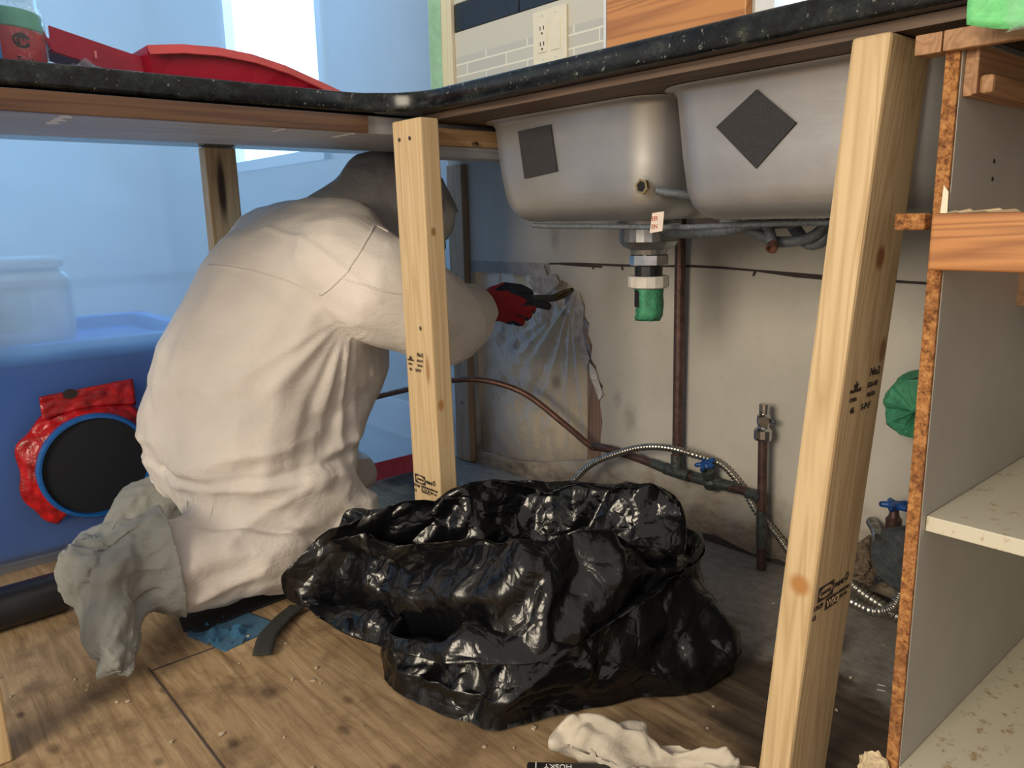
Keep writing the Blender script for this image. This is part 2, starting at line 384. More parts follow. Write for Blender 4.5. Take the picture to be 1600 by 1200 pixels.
t = NT('particleboard'); v = t.co(); n1 = t.noise(v, 160, 6, .75); n2 = t.noise(v, 18, 4)
col = t.ramp(n1, [(.36, (.10, .035, .012)), (.5, (.36, .15, .045)), (.66, (.58, .30, .11))])
col = t.mix(t.ramp(n2, [(.5, (0,) * 3), (.72, (.75,) * 3)]), col, (.12, .045, .018))
t.set(Base_Color=col, Roughness=.9); t.bump(n1, .6, .004); M['particle'] = t.m

t = NT('insulation_batt'); v = t.co(); n1 = t.noise(v, 8, 5); n2 = t.noise(v, 30, 5, .65); sx = t.n('ShaderNodeSeparateXYZ', {0: v})
col = t.ramp(n1, [(.3, (.52, .41, .27)), (.7, (.74, .63, .45))])
col = t.mix(t.n('ShaderNodeMapRange', {0: sx.outputs[2], 1: .50, 2: .56, 3: 0., 4: .7}).outputs[0], col, (.78, .66, .40))
col = t.mix(t.ramp(n2, [(.60, (0,) * 3), (.72, (.8,) * 3)]), col, (.22, .155, .10))
col = t.mix(t.n('ShaderNodeMapRange', {0: t.math('ADD', sx.outputs[2], t.math('MULTIPLY', n2, .15)), 1: .24, 2: .10, 3: 0., 4: .85}).outputs[0], col, (.22, .19, .155))
for p, r in (((-1.655, 1.40, .36), .035), ((-1.70, 1.40, .40), .02), ((-1.66, 1.4, .42), .022), ((-1.45, 1.4, .47), .02), ((-1.48, 1.4, .28), .03)):
    col = t.mix(t.math('MULTIPLY', t.near(p, r * .2, r, (1, .3, 1)), .8), col, (.16, .11, .08))
t.set(Base_Color=col, Roughness=.9); t.bump(n2, .3, .005); M['insul'] = t.m

def film(name, clear, tint=(1, 1, 1), rough=.12, trans=.6, sc=7, bump=.25, gl=.12):
    """polythene: part clear, part milky, with a sheen"""
    t = NT(name); v = t.co(); f = t.noise(v, sc, 4, .5, 1.5)
    bp = t.n('ShaderNodeBump', {'Height': f, 'Strength': bump, 'Distance': .05}).outputs[0]
    tr = t.n('ShaderNodeBsdfTransparent', {0: (*tint, 1)}).outputs[0]
    tl = t.n('ShaderNodeBsdfTranslucent', {0: (.9, .92, .95, 1)}).outputs[0]
    df = t.n('ShaderNodeBsdfDiffuse', {0: (.8, .82, .85, 1)}).outputs[0]
    milk = t.n('ShaderNodeMixShader', {0: trans, 1: df, 2: tl}).outputs[0]
    g = t.n('ShaderNodeBsdfGlossy', {0: (1, 1, 1, 1), 1: rough, 'Normal': bp}).outputs[0]
    a = t.n('ShaderNodeMixShader', {0: clear, 1: milk, 2: tr}).outputs[0]
    fr = t.n('ShaderNodeFresnel', {0: 1.3, 1: bp}).outputs[0]
    a = t.n('ShaderNodeMixShader', {0: t.math('MULTIPLY', fr, gl * 6), 1: a, 2: g}).outputs[0]
    t.t.links.new(a, t.out.inputs[0]); t.t.nodes.remove(t.b); return t.m
M['poly'] = film('polythene_sheet', .50, (.82, .93, 1.0), .18, .90, gl=.05)
M['vapour'] = film('vapour_barrier', .86, (1, .98, .95), .42, .3, 9, .12, .035)
M['cellophane'] = film('clear_wrap', .86, (.97, 1, 1), .1, .4, 30, .4, .05)

def glow(name, col, s):
    t = NT(name); t.set(Base_Color=(.02, .02, .02, 1), Emission_Color=(*col, 1), Emission_Strength=s); return t.m
M['day'] = glow('daylight_pane', (.42, .76, 1.0), 7.0); M['day2'] = glow('daylight_pane_sink', (.80, .92, 1.0), 2.2)

t = NT('subway_tile'); v = t.co(); sx = t.n('ShaderNodeSeparateXYZ', {0: v})
cv = t.n('ShaderNodeCombineXYZ', {0: sx.outputs[0], 1: sx.outputs[2]}).outputs[0]
br = t.n('ShaderNodeTexBrick', {'Vector': cv, 'Color1': (.56, .55, .47, 1), 'Color2': (.48, .475, .42, 1), 'Mortar': (.78, .75, .62, 1), 'Scale': 1.0, 'Mortar Size': .0022, 'Brick Width': .16, 'Row Height': .0295, 'Mortar Smooth': .2})
up = t.n('ShaderNodeMapRange', {0: sx.outputs[2], 1: 1.138, 2: 1.142}).outputs[0]
t.set(Base_Color=t.mix(up, br.outputs[0], (.60, .575, .48)), Roughness=.3); M['tile'] = t.m
M['tile_black'] = plain('black_tile', (.016, .02, .026), .18, nscale=6, namt=.2)

# ------------------------------------------------------------------ the setting
struct('floor', box(B(), -4.4, 2.2, -2.6, 1.60, -.03, 0), M['floor'])
struct('floor_far', box(B(), -4.35, -1.92, -2.5, 1.389, 0.0, .003), M['screed'])

Wy = 1.389
hole = [(-1.782, .030), (-1.70, .034), (-1.60, .044), (-1.50, .06), (-1.40, .088), (-1.33, .105), (-1.282, .125), (-1.285, .17), (-1.279, .215), (-1.287, .262),
        (-1.278, .306), (-1.296, .322), (-1.301, .352), (-1.318, .368), (-1.313, .402), (-1.327, .43), (-1.322, .455), (-1.345, .478), (-1.352, .505), (-1.375, .52),
        (-1.383, .546), (-1.415, .556), (-1.455, .548), (-1.475, .575), (-1.50, .585), (-1.60, .590), (-1.70, .589), (-1.782, .592)]
win1 = [(-3.40, .93), (-2.55, .93), (-2.55, 2.15), (-3.40, 2.15)]
win2 = [(-.888, 1.0), (.35, 1.0), (.35, 2.1), (-.888, 2.1)]
outer = [(-4.35, 0), (1.2, 0), (1.2, 2.5), (-4.35, 2.5)]
struct('wall_back', slab_with_holes(B(), [[(x, Wy, z) for x, z in L] for L in (outer, hole, win1, win2)], (0, .014, 0)), M['drywall'])
wp = bpy.data.objects['wall_back']
bm = B()   # horizontal joint in the plasterboard, opened up into a crack
for seg_ in ([(-1.46, .596), (-1.36, .599), (-1.22, .598), (-1.10, .600), (-1.02, .602), (-.95, .601), (-.88, .598), (-.78, .594), (-.70, .591), (-.6, .588), (-.5, .586), (-.4, .585)],
             [(-1.42, .5965), (-1.35, .5945), (-1.28, .593)], [(-.86, .597), (-.78, .590), (-.72, .588)], [(-1.22, .598), (-1.215, .588)], [(-.87, .598), (-.875, .587)], [(-1.31, .595), (-1.308, .587)]):
    tube(bm, [(x, Wy - .0006, z) for x, z in seg_], [.0022 + .0012 * random.random() for _ in seg_], 6)
obj('joint_crack', bm, M['crack'], wp)
bm = B()   # straight cut edge above the opening, its shade put into the grey
box(bm, -1.785, -1.46, Wy - .001, Wy + .012, .565, .597)
obj('cut_edge', bm, plain('cut_edge_shade', (.33, .31, .30), .9, bump=.3), wp)
bm = B(); xs = [-1.27 + .03 * k for k in range(34)]
prism(bm, [(x, Wy, 0.001) for x in xs] + [(x, Wy, max(.003, .010 + .018 * nz((x * 9, 0, 0)) + .010 * nz((x * 31, 2, 0)))) for x in xs[::-1]], (0, -.0012, 0))
obj('base_gap', bm, M['crack'], wp)
for w_, n_ in ((win1, 1), (win2, 2)):
    (x0, z0), (x1, z1) = w_[0], w_[2]
    fr = struct('window_%d' % n_, box(box(box(box(B(), x0, x0 + .04, Wy - .01, Wy + .05, z0, z1), x1 - .04, x1, Wy - .01, Wy + .05, z0, z1), x0, x1, Wy - .01, Wy + .05, z0, z0 + .04), x0, x1, Wy - .01, Wy + .05, z1 - .04, z1), M['paint_white'])
    obj('window_pane', box(B(), x0 + .04, x1 - .04, Wy + .03, Wy + .036, z0 + .04, z1 - .04), M['day' if n_ == 1 else 'day2'], fr)
struct('wall_far', box(B(), -4.4, -4.35, -2.5, 1.4, 0, 2.5), M['roomwall'])
struct('wall_light_block', box(B(), -4.35, -1.90, -1.55, -1.50, 0, 2.45), M['roomwall'])  # unseen wall, added to keep warm world light out of the far room
struct('ceiling_light_block', box(B(), -4.4, -1.95, -2.5, 1.4, 2.45, 2.5), M['roomwall'])  # unseen cover, added over the far room so its light stays blue
struct('baseboard_far', box(B(), -4.35, -1.90, Wy - .016, Wy - .001, .003, .13, .004), M['paint_white'])

# tiled splashback on the wall behind the sink counter
bs = struct('trim_1', box(B(), -1.81, -1.258, Wy - .010, Wy, .912, 1.203), M['tile'])
bm = B()
for x0, x1 in ((-1.81, -1.548), (-1.545, -1.258)): box(bm, x0, x1, Wy - .011, Wy, 1.205, 1.272, .001)
obj('black_tile_row', bm, M['tile_black'], bs)
obj('upper_tiles', box(B(), -1.81, -1.258, Wy - .010, Wy, 1.275, 1.6), M['tile'], bs)
struct('trim_2', box(B(), -1.862, -1.812, Wy - .02, Wy, .912, 1.7, .002), M['pale_trim'])
struct('trim_3', box(B(), -1.257, -1.250, Wy - .022, Wy, .912, 1.6), M['paint_white'])
tag(obj('oak_panel', box(B(), -1.249, -.900, Wy - .022, Wy - .001, .9125, 1.5, .002), wood('oak_wall_panel', (.60, .26, .075), (.36, .13, .035), 'x', 26, contrast=1.3, rough=.4, loc=(0, 4, 2))),
    'oak board standing upright on the sink counter beside the tiled splashback', 'wood panel')

ol = thing('wall_outlet', 'ivory double wall plate with socket and blank switch on the tiles', 'outlet')
obj('cover_plate', box(B(), -1.492, -1.378, Wy - .017, Wy - .0105, 1.070, 1.190, .002), M['plate'], ol)
so = obj('socket', box(B(), -1.474, -1.441, Wy - .019, Wy - .0165, 1.096, 1.163, .001), M['plate'], ol)
bm = B()
for zc in (1.146, 1.111):
    for dx in (-.006, .006): box(bm, -1.4575 + dx - .0012, -1.4575 + dx + .0012, Wy - .0195, Wy - .0188, zc, zc + .009)
    cyl(bm, (-1.4575, Wy - .0188, zc - .007), (-1.4575, Wy - .0195, zc - .007), .0026, 10)
obj('slots', bm, M['void'], so)
obj('switch', box(B(), -1.430, -1.397, Wy - .019, Wy - .0165, 1.096, 1.163, .001), M['plate'], ol)
for x in (-1.4575, -1.4135):
    for z in (1.178, 1.080): obj('screw', cyl(B(), (x, Wy - .0168, z), (x, Wy - .0176, z), .0022, 8), M['chrome'], ol)

# insulation, vapour barrier and stud showing in the opening
def ins(u, w):
    x, z = -1.84 + u * .60, .02 + w * .60
    return V((x, 1.428 + .010 * nz((x, z, 0), 9) + .006 * nz((x, z, 3), 25), z))
tag(obj('insulation_batt', grid(B(), 60, 60, ins), M['insul'], smooth=True), 'stained yellow insulation batt inside the cut wall opening', 'insulation')
PX, PZ = -1.395, .505
def vap(u, w):
    x, z = -1.80 + u * .47, .03 + w * .54
    dx, dz = x - PX, z - PZ; r = math.hypot(dx, dz); a = math.atan2(dz, dx)
    f = max(0, 1 - r / .55)
    y = 1.412 - .012 * f - .014 * f * max(0, nz((a * 5, r * 1.2, 0), 1.6)) - .004 * nz((x, z, 7), 22)
    return V((x, y, z))
tag(obj('vapour_barrier', grid(B(), 90, 90, vap), M['vapour'], smooth=True), 'clear plastic vapour barrier creased towards the gloved hand, over the insulation', 'plastic film')
tag(obj('wall_stud', box(B(), -1.345, -1.24, 1.4035, 1.44, 0.004, .60, .002), M['rotwood']), 'stained wet wall stud exposed at the right of the opening', 'stud')
def flap(name, poly, dy, label, m='torn'):
    bm = B(); prism(bm, [(x, Wy - .0012 - dy(x, z), z) for x, z in poly], (0, -.0012, 0)); return tag(obj(name, bm, M[m]), label, 'torn paper')
flap('torn_paper', [(-1.535, .596), (-1.475, .592), (-1.462, .568), (-1.43, .572), (-1.415, .55), (-1.44, .53), (-1.463, .518), (-1.505, .523), (-1.53, .545), (-1.52, .57)], lambda x, z: .004 + (.596 - z) * .10, 'grey torn drywall paper hanging above the gloved hand')
flap('torn_paper', [(-1.40, .535), (-1.352, .528), (-1.335, .497), (-1.34, .455), (-1.352, .42), (-1.365, .455), (-1.372, .485), (-1.40, .497)], lambda x, z: .002 + abs(x + 1.36) * .06, 'greyish brown torn paper curling right of the gloved hand')
flap('torn_paper', [(-1.372, .452), (-1.345, .448), (-1.333, .40), (-1.318, .37), (-1.33, .335), (-1.345, .362), (-1.352, .395), (-1.372, .408), (-1.366, .43)], lambda x, z: .003, 'grey torn paper strip halfway down the edge of the opening')
flap('torn_paper', [(-1.318, .36), (-1.298, .345), (-1.283, .31), (-1.272, .285), (-1.285, .27), (-1.30, .30), (-1.315, .325)], lambda x, z: .004, 'white gypsum crumb flap low on the edge of the opening', 'gypsum')
# wooden stud post at the left edge of the opening
tag(obj('corner_post', box(B(), -1.855, -1.788, 1.366, 1.3885, .003, .86, .002), M['stud']), 'dull brown timber post against the wall left of the opening', 'post')

# ------------------------------------------------------------------ plastic dust barrier and what is behind it
def sheet(u, w):
    y, z = -1.3 + u * 2.683, .002 + w * 2.44
    x = -1.872 + .006 * nz((y, z * .35, 1), 5) + .003 * nz((y, z, 4), 14)
    if z < .60 and y < .75: x += .004
    return V((x, y, z))
bm = grid(B(), 260, 220, sheet)
bmesh.ops.delete(bm, geom=[f for f in bm.faces if math.hypot(f.calc_center_median().y - .383, f.calc_center_median().z - .203) < .122], context='FACES')
sh = obj('plastic_sheet', bm, M['poly'], smooth=True)
tag(sh, 'translucent plastic dust barrier hanging behind the left counter', 'plastic sheet')
bm = B(); grid(bm, 20, 2, lambda u, w: V((-1.858 + .02 * (1 - w), .85 + u * .40, .003 + w * .045))); solidify(obj('floor_tape', bm, M['pink_tape'], sh), .001)
sh.children[0]['label'] = 'red tape strip sealing the sheet to the floor'
bm = B(); grid(bm, 4, 30, lambda u, w: V((-1.858 + .004 * nz((w * 6, u, 0)), 1.328 + u * .04 + .004 * nz((w * 4, 0, 2)), .92 + w * .9))); solidify(obj('edge_tape', bm, M['mint_tape'], sh), .001)
sh.children[1]['label'] = 'green tape strip down the edge of the sheet'

ab = thing('air_scrubber', 'dark blue air cleaner box with a round black intake behind the sheet', 'air scrubber')
bm = B(); box(bm, -2.42, -1.895, -.10, .66, .012, .440, .02, 3); obj('housing', bm, M['bin_blue'], ab)
bm = B()
for (x0, x1, y0, y1) in ((-1.92, -1.885, -.12, .68), (-2.44, -2.405, -.12, .68), (-2.44, -1.885, -.12, -.085), (-2.44, -1.885, .645, .68)): box(bm, x0, x1, y0, y1, .43, .472, .006)
obj('rim', bm, plain('light_blue_rim', (.03, .20, .62), .4), ab)
IC = V((-1.874, .383, .203))
bm = B(); lathe(bm, [(.116, -.02), (.116, .040), (.112, .046), (.107, .046), (.105, .035)], IC, (1, 0, 0), 56); obj('intake_ring', bm, plain('blue_ring', (.01, .11, .40), .35), ab)
bm = B(); lathe(bm, [(.1065, .02), (.1065, .036)], IC, (1, 0, 0), 48); obj('intake_grille', bm, plain('intake_black', (.004, .006, .012), .7, nscale=300, namt=.5), ab)
# red tape round the intake, with a wide piece on top
def collar(u, w):
    a = math.radians(30 + u * 205); r = .112 + w * (.034 + .014 * nz((u * 9, 0, 1)))
    return IC + V((.030 - .024 * w + .006 * nz((u * 22, w * 3, 0)), math.cos(a) * r, math.sin(a) * r))
bm = B(); grid(bm, 70, 8, collar)
def topp(u, w):
    y = .295 + u * .185; z = .318 + w * (.050 + .012 * u) + .012 * math.sin(u * 3) * (1 - w)
    return V((-1.852 + .005 * nz((u * 12, w * 5, 3)), y, z))
grid(bm, 26, 10, topp)
rt = solidify(obj('seal_tape', bm, M['red_tape'], ab, smooth=True), .0012); rt['label'] = 'crumpled red tape round the intake'
bm = B(); lathe(bm, [(.014, 0), (.014, .001)], (-1.848, .352, .366), (1, 0, 0), 24)
for q in bm.verts: q.co.z = .366 + (q.co.z - .366) * .75
obj('printed_badge', bm, M['ink'], ab)
jg = thing('plastic_jug', 'hazy white plastic jug standing on the blue box behind the sheet', 'jug')
bm = B(); box(bm, -2.24, -2.02, .20, .425, .445, .622, .035, 4); obj('body', bm, plain('milky_plastic', (.74, .76, .72), .4), jg, smooth=False)
bm = B(); box(bm, -2.23, -2.03, .21, .415, .620, .648, .02, 3); obj('lid', bm, plain('pale_lid', (.70, .74, .78), .4), jg)
bm = B(); box(bm, -2.0197, -2.0185, .245, .33, .49, .585); obj('paper_label', bm, plain('jug_label', (.62, .62, .42), .6), jg)
bm = B(); box(bm, -2.0184, -2.0175, .252, .273, .512, .532); obj('printed_mark', bm, plain('jug_mark', (.10, .18, .14), .6), jg)
tag(obj('duct_hose', tube(B(), spline([(-1.70, -.75, .040), (-1.66, -.3, .040), (-1.605, .05, .040), (-1.602, .16, .040), (-1.605, .25, .040)], 10), .038, 18), M['abs'], smooth=True), 'black hose lying on the floor behind the grey boot', 'hose')

# ------------------------------------------------------------------ counters
bm = B()
arc = [(-1.055 - .10 * math.sin(a), .66 + .10 * (1 - math.cos(a)) ) for a in []]
cx, cy, r = -1.045, .650, .11
pts = [(-1.155, -1.4), (-1.155, .650)] + [(cx - r * math.cos(a), cy + r * math.sin(a)) for a in [math.radians(d) for d in range(3, 88, 4)]] + [(-1.045, .76), (1.15, .76), (1.15, 1.386), (-1.832, 1.386), (-1.832, -1.4)]
h1 = [(-1.075, .90), (-.728, .90), (-.728, 1.245), (-1.075, 1.245)]; h2 = [(-.67, .878), (-.35, .878), (-.35, 1.265), (-.67, 1.265)]
slab_with_holes(bm, [[(x, y, .880) for x, y in L] for L in (pts, h1, h2)], (0, 0, .030))
for f in bm.faces: f.normal_update(); f.smooth = abs(f.normal.z) < .5
ct = obj('granite_counter', bm, M['granite']); mb = ct.modifiers.new('b', 'BEVEL'); mb.width = .005; mb.segments = 3; mb.limit_method = 'ANGLE'
tag(ct, 'speckled black granite countertop running along both walls', 'countertop')
bm = B()
o2 = [(-1.135, .79), (1.15, .775), (1.15, 1.38), (-1.16, 1.38)]
slab_with_holes(bm, [[(x, y, .869) for x, y in L] for L in (o2, h1, h2)], (0, 0, .0105))
sb = obj('plywood_underlay', bm, M['dark_ply'], ct); sb['label'] = 'dark plywood layer under the granite'
lb = thing('counter_board', 'long grey board with an oak edge strip under the left counter', 'board')
obj('panel', box(B(), -1.445, -1.168, -1.3, 1.33, .850, .878, .001), M['greyboard'], lb)
e_ = obj('edge_strip', box(B(), -1.167, -1.158, -1.3, .700, .8495, .876, .001), M['oak_trim'], lb); e_['label'] = 'reddish oak edging'
for y, s in ((.262, 1), (.56, .4), (.68, .7)):
    out_ = [(-1.172 - .105 * s * k / 9, y + s * (.004 + .005 * nz((k * .7, y * 9, 1)) + .006 * (k % 3))) for k in range(10)] + [(-1.172 - .105 * s * k / 9, y - s * (.004 + .006 * nz((k * .9, y * 5, 6)))) for k in range(9, -1, -1)]
    obj('paint_drip', prism(B(), [(a_, b_, .8499) for a_, b_ in out_], (0, 0, -.0005)), M['paint_white'], lb)
rl = thing('support_rail', 'pale pine rail with grey underside between the middle post and the sink', 'rail')
obj('rail', box(B(), -1.152, -1.114, .781, 1.340, .831, .8600, .002), M['pine_rail'], rl)
obj('panel', box(B(), -1.166, -1.116, .781, 1.340, .812, .8305, .001), M['greyboard'], rl)
obj('screw', cyl(B(), (-1.115, .880, .836), (-1.107, .884, .836), .004, 8), M['chrome'], rl)

# ------------------------------------------------------------------ timber posts
def stamp(o, org, right, up, s, n):
    """grade stamp in black ink: leaf mark, grade lines and a boxed trade mark"""
    R_, U_, N_ = V(right).normalized(), V(up).normalized(), V(right).cross(V(up)).normalized()
    g = lambda a, b: V(org) + R_ * a * s + U_ * b * s + N_ * .0003
    bm = B()
    leaf = [(0, 18), (2.5, 12), (6, 13), (5, 8), (4, 5), (14, 7), (14, 2), (-14, 2), (-14, 7), (-4, 5), (-5, 8), (-6, 13), (-2.5, 12)]
    prism(bm, [g(a * .001, b * .001) for a, b in leaf], N_ * .0003)
    text_bm(bm, '46', .012 * s, g(-.008, -.026), R_, U_); text_bm(bm, 'CMSA', .0075 * s, g(-.013, -.010), R_, U_)
    text_bm(bm, 'No2', .0155 * s, g(.034, .018), R_, U_); text_bm(bm, 'KD-HT', .0095 * s, g(.032, .003), R_, U_)
    text_bm(bm, 'NLGA', .0085 * s, g(.034, -.010), R_, U_); text_bm(bm, 'S-P-F', .0125 * s, g(.022, -.026), R_, U_)
    q = obj('grade_stamp', bm, M['ink'], o, fix=False); return q
def brandmark(o, org, right, up, s):
    R_, U_, N_ = V(right).normalized(), V(up).normalized(), V(right).cross(V(up)).normalized()
    g = lambda a, b, h=.0003: V(org) + R_ * a * s * .001 + U_ * b * s * .001 + N_ * h
    bm = B()
    outer_ = [g(a, b) for a, b in ((0, 0), (34, 0), (34, 18), (0, 18))]
    inner_ = [g(17 + 15.5 * math.cos(a), 9 + 7 * math.sin(a)) for a in [2 * math.pi * k / 24 for k in range(24)]]
    slab_with_holes(bm, [outer_, inner_], N_ * .0003)
    text_bm(bm, 'CANFOR', .0058 * s, g(5, 6.6), R_, U_)
    text_bm(bm, 'PRIME', .0085 * s, g(36, 6), R_, U_)
    prism(bm, [g(20, -16), g(48, -16), g(48, -2), g(20, -2)], N_ * .00025)
    text_bm(bm, '17529', .0082 * s, g(-6, -9), R_, U_); text_bm(bm, 'L2', .008 * s, g(-6, -20), R_, U_)
    text_bm(bm, 'KDHT SPF', .0055 * s, g(50, -5), R_, U_); text_bm(bm, 'NO 2 46', .0055 * s, g(50, -12), R_, U_)
    o_ = [g(64 + 4 * math.cos(a), 12 + 5 * math.sin(a)) for a in [2 * math.pi * k / 20 for k in range(20)]]
    i_ = [g(64 + 2.4 * math.cos(a), 12 + 3.2 * math.sin(a)) for a in [2 * math.pi * k / 20 for k in range(20)]]
    slab_with_holes(bm, [o_, i_], N_ * .0003)
    obj('maker_stamp', bm, M['ink'], o, fix=False)
    bm = B(); text_bm(bm, 'WX2', .013 * s, g(22.5, -13.6, .0007), R_, U_)
    obj('stamp_gap', bm, M['pine_front'], o, fix=False)
def post(name, bot, top, z0, z1, m, label, bev=.003):
    bm = B(); frustum(bm, [(x, y, z0) for x, y in bot], [(x, y, z1) for x, y in top], bev)
    return tag(obj(name, bm, M[m]), label, 'post')
p = post('timber_post', [(-1.150, .750), (-1.066, .750), (-1.066, .788), (-1.150, .788)], [(-1.151, .740), (-1.070, .740), (-1.070, .777), (-1.151, .777)], .001, .868, 'pine_mid', 'pale pine post in the middle, holding up the inner corner of the counter')
for x in (-1.130, -1.100): obj('screw', cyl(B(), (x, .7415, .838), (x, .739, .838), .0032, 10), M['crack'], p)
stamp(p, (-1.133, .7428, .470), (1, 0, 0), (0, -.012, 1), .62, 0)
brandmark(p, (-1.142, .7464, .248), (1, 0, 0), (0, -.012, 1), .92)
bx, by, tx, ty = -.408, .753, -.352, .770
p = post('timber_post', [(bx - .038, by), (bx, by), (bx, by + .100), (bx - .038, by + .100)], [(tx - .038, ty), (tx, ty), (tx, ty + .090), (tx - .038, ty + .100)], .001, .868, 'pine_front', 'thick pine post leaning at the front edge of the sink counter, nearest the shelf unit', .004)
ux = V((tx - bx, ty - by, .86)).normalized()
def on_right(z, d):  # point on the +X face at height z, d metres in from the near edge
    k = (z - .001) / .867; return V((bx + (tx - bx) * k + .0002, by + (ty - by) * k + d, z))
stamp(p, on_right(.520, .030), (0, 1, 0), ux, .82, 0)
brandmark(p, on_right(.285, .011), (0, 1, 0), ux, 1.0)
p = post('timber_post', [(-1.838, .672), (-1.800, .672), (-1.800, .742), (-1.838, .742)], [(-1.838, .669), (-1.800, .669), (-1.800, .740), (-1.838, .740)], .001, .879, 'pine_rear', 'pine post standing behind the kneeling person, under the back of the left counter')
p = post('timber_post', [(-1.204, .004), (-1.166, .004), (-1.166, .093), (-1.204, .093)], [(-1.204, .004), (-1.166, .004), (-1.166, .093), (-1.204, .093)], .001, .848, 'pine_mid', 'pine post cut off at the lower left, under the front of the left counter')

# ------------------------------------------------------------------ sink
def bowl(bm, x0, x1, y0, y1, z0, z1, rc, rb, draft=.012, nc=8):
    def ring(ins_, z, rr):
        a0, a1, b0, b1 = x0 + ins_, x1 - ins_, y0 + ins_, y1 - ins_; out = []
        for cx_, cy_, s in ((a1 - rr, b0 + rr, -90), (a1 - rr, b1 - rr, 0), (a0 + rr, b1 - rr, 90), (a0 + rr, b0 + rr, 180)):
            for k in range(nc + 1):
                a = math.radians(s + 90 * k / nc); out.append((cx_ + rr * math.cos(a), cy_ + rr * math.sin(a), z))
        return out
    R = [ring(-.018, z1, rc + .018), ring(-.004, z1 - .002, rc), ring(0, z1 - .010, rc)]
    n = 6
    R += [ring(draft * .5, (z0 + z1) / 2, rc), ring(draft * .9, z0 + rb, rc)]
    for k in range(1, n + 1):
        a = math.pi / 2 * k / n; R.append(ring(draft + rb * (1 - math.cos(a)), z0 + rb * (1 - math.sin(a)), max(rc - rb * (1 - math.cos(a)) * .6, .015)))
    vs = [[bm.verts.new(q) for q in r_] for r_ in R]; m = len(vs[0])
    for i in range(len(vs) - 1):
        for k in range(m): bm.faces.new((vs[i][k], vs[i][(k + 1) % m], vs[i + 1][(k + 1) % m], vs[i + 1][k]))
    bm.faces.new(vs[-1][::-1]); return bm
sk = thing('double_sink', 'stainless steel double bowl sink hanging under the granite counter', 'sink')
b1 = obj('bowl', bowl(B(), -1.092, -.712, .885, 1.26, .703, .8685, .055, .045), M['steel'], sk, smooth=True)
b2 = obj('bowl', bowl(B(), -.688, -.332, .862, 1.28, .701, .8685, .05, .040), M['steel'], sk, smooth=True)
for b_ in (b1, b2): solidify(b_, .0012)
p1 = obj('damping_pad', prism(B(), [(-.998, .8865, .8465), (-.922, .8865, .8495), (-.914, .892, .779), (-.991, .8925, .772)], (0, -.005, 0)), M['pad'], b1); p1['label'] = 'dark rectangular damping pad'
p2 = obj('damping_pad', prism(B(), [(-.547, .8635, .8495), (-.496, .8665, .807), (-.549, .872, .760), (-.604, .8665, .813)], (0, -.005, 0)), M['pad'], b2); p2['label'] = 'dark damping pad turned to a diamond'
bm = B(); lathe(bm, [(.010, 0), (.0115, .004), (.0115, .008), (.008, .008), (.008, .004)], (-.742, .893, .748), (0, -1, 0), 6); obj('brass_nut', bm, M['brass'], sk)
bm = B(); lathe(bm, [(.0078, .0005), (.0078, .0062)], (-.742, .893, .748), (0, -1, 0), 16); obj('overflow_hole', bm, M['void'], sk)
bm = B(); tube(bm, spline([(-.730, .902, .742), (-.70, .93, .735), (-.675, .99, .725)], 8), .006, 10); obj('overflow_tube', bm, M['hose_grey'], sk, smooth=True)
dr = obj('drain_strainer', lathe(B(), [(.056, .700), (.056, .694), (.052, .69), (.052, .664), (.045, .655), (.033, .650), (.031, .642)], (-.903, 1.10, 0)), M['gravel'], sk, smooth=False)
dr.data.materials[0] = plain('dull_zinc', (.36, .37, .38), .38, .85, 40, .25)
obj('lock_nut', lathe(B(), [(.030, .642), (.034, .640), (.034, .624), (.030, .622)], (-.903, 1.10, 0), seg=10), M['chrome'], sk)
tp = thing('tailpiece', 'black drain tailpiece with white nut under the left sink bowl', 'drain pipe')
obj('pipe', cyl(B(), (-.903, 1.10, .622), (-.903, 1.10, .550), .0245), M['abs'], tp, smooth=False)
obj('slip_nut', lathe(B(), [(.035, .604), (.036, .602), (.036, .585), (.033, .583)], (-.903, 1.10, 0), seg=14), M['nut_white'], tp)
def tw(u, w):
    a = 2 * math.pi * u; z = .587 - w * .062 + .004 * nz((math.cos(a) * 2, math.sin(a) * 2, 0), 1.5) * w
    r = .0265 + .003 * nz((math.cos(a) * 3, math.sin(a) * 3, w * 2)) - .006 * max(0, w - .85) / .15
    if -.9 < a - 3.7 < 1.0 and .15 < w < .9: r -= .005
    return V((-.903 + r * math.cos(a), 1.10 + r * math.sin(a), z))
bm = grid(B(), 30, 12, tw, True); bm.faces.new([v_ for v_ in bm.verts if abs(v_.co.z - min(q.co.z for q in bm.verts)) < -1] or bm.verts[:3]) if False else None
g_ = obj('tape_wrap', bm, M['green_tape'], tp, smooth=True); g_['label'] = 'green painter\'s tape wrapped over the open end'; solidify(g_, .001)
obj('tape_end', cyl(B(), (-.903, 1.10, .526), (-.903, 1.10, .5255), .0205), M['green_tape'], tp)

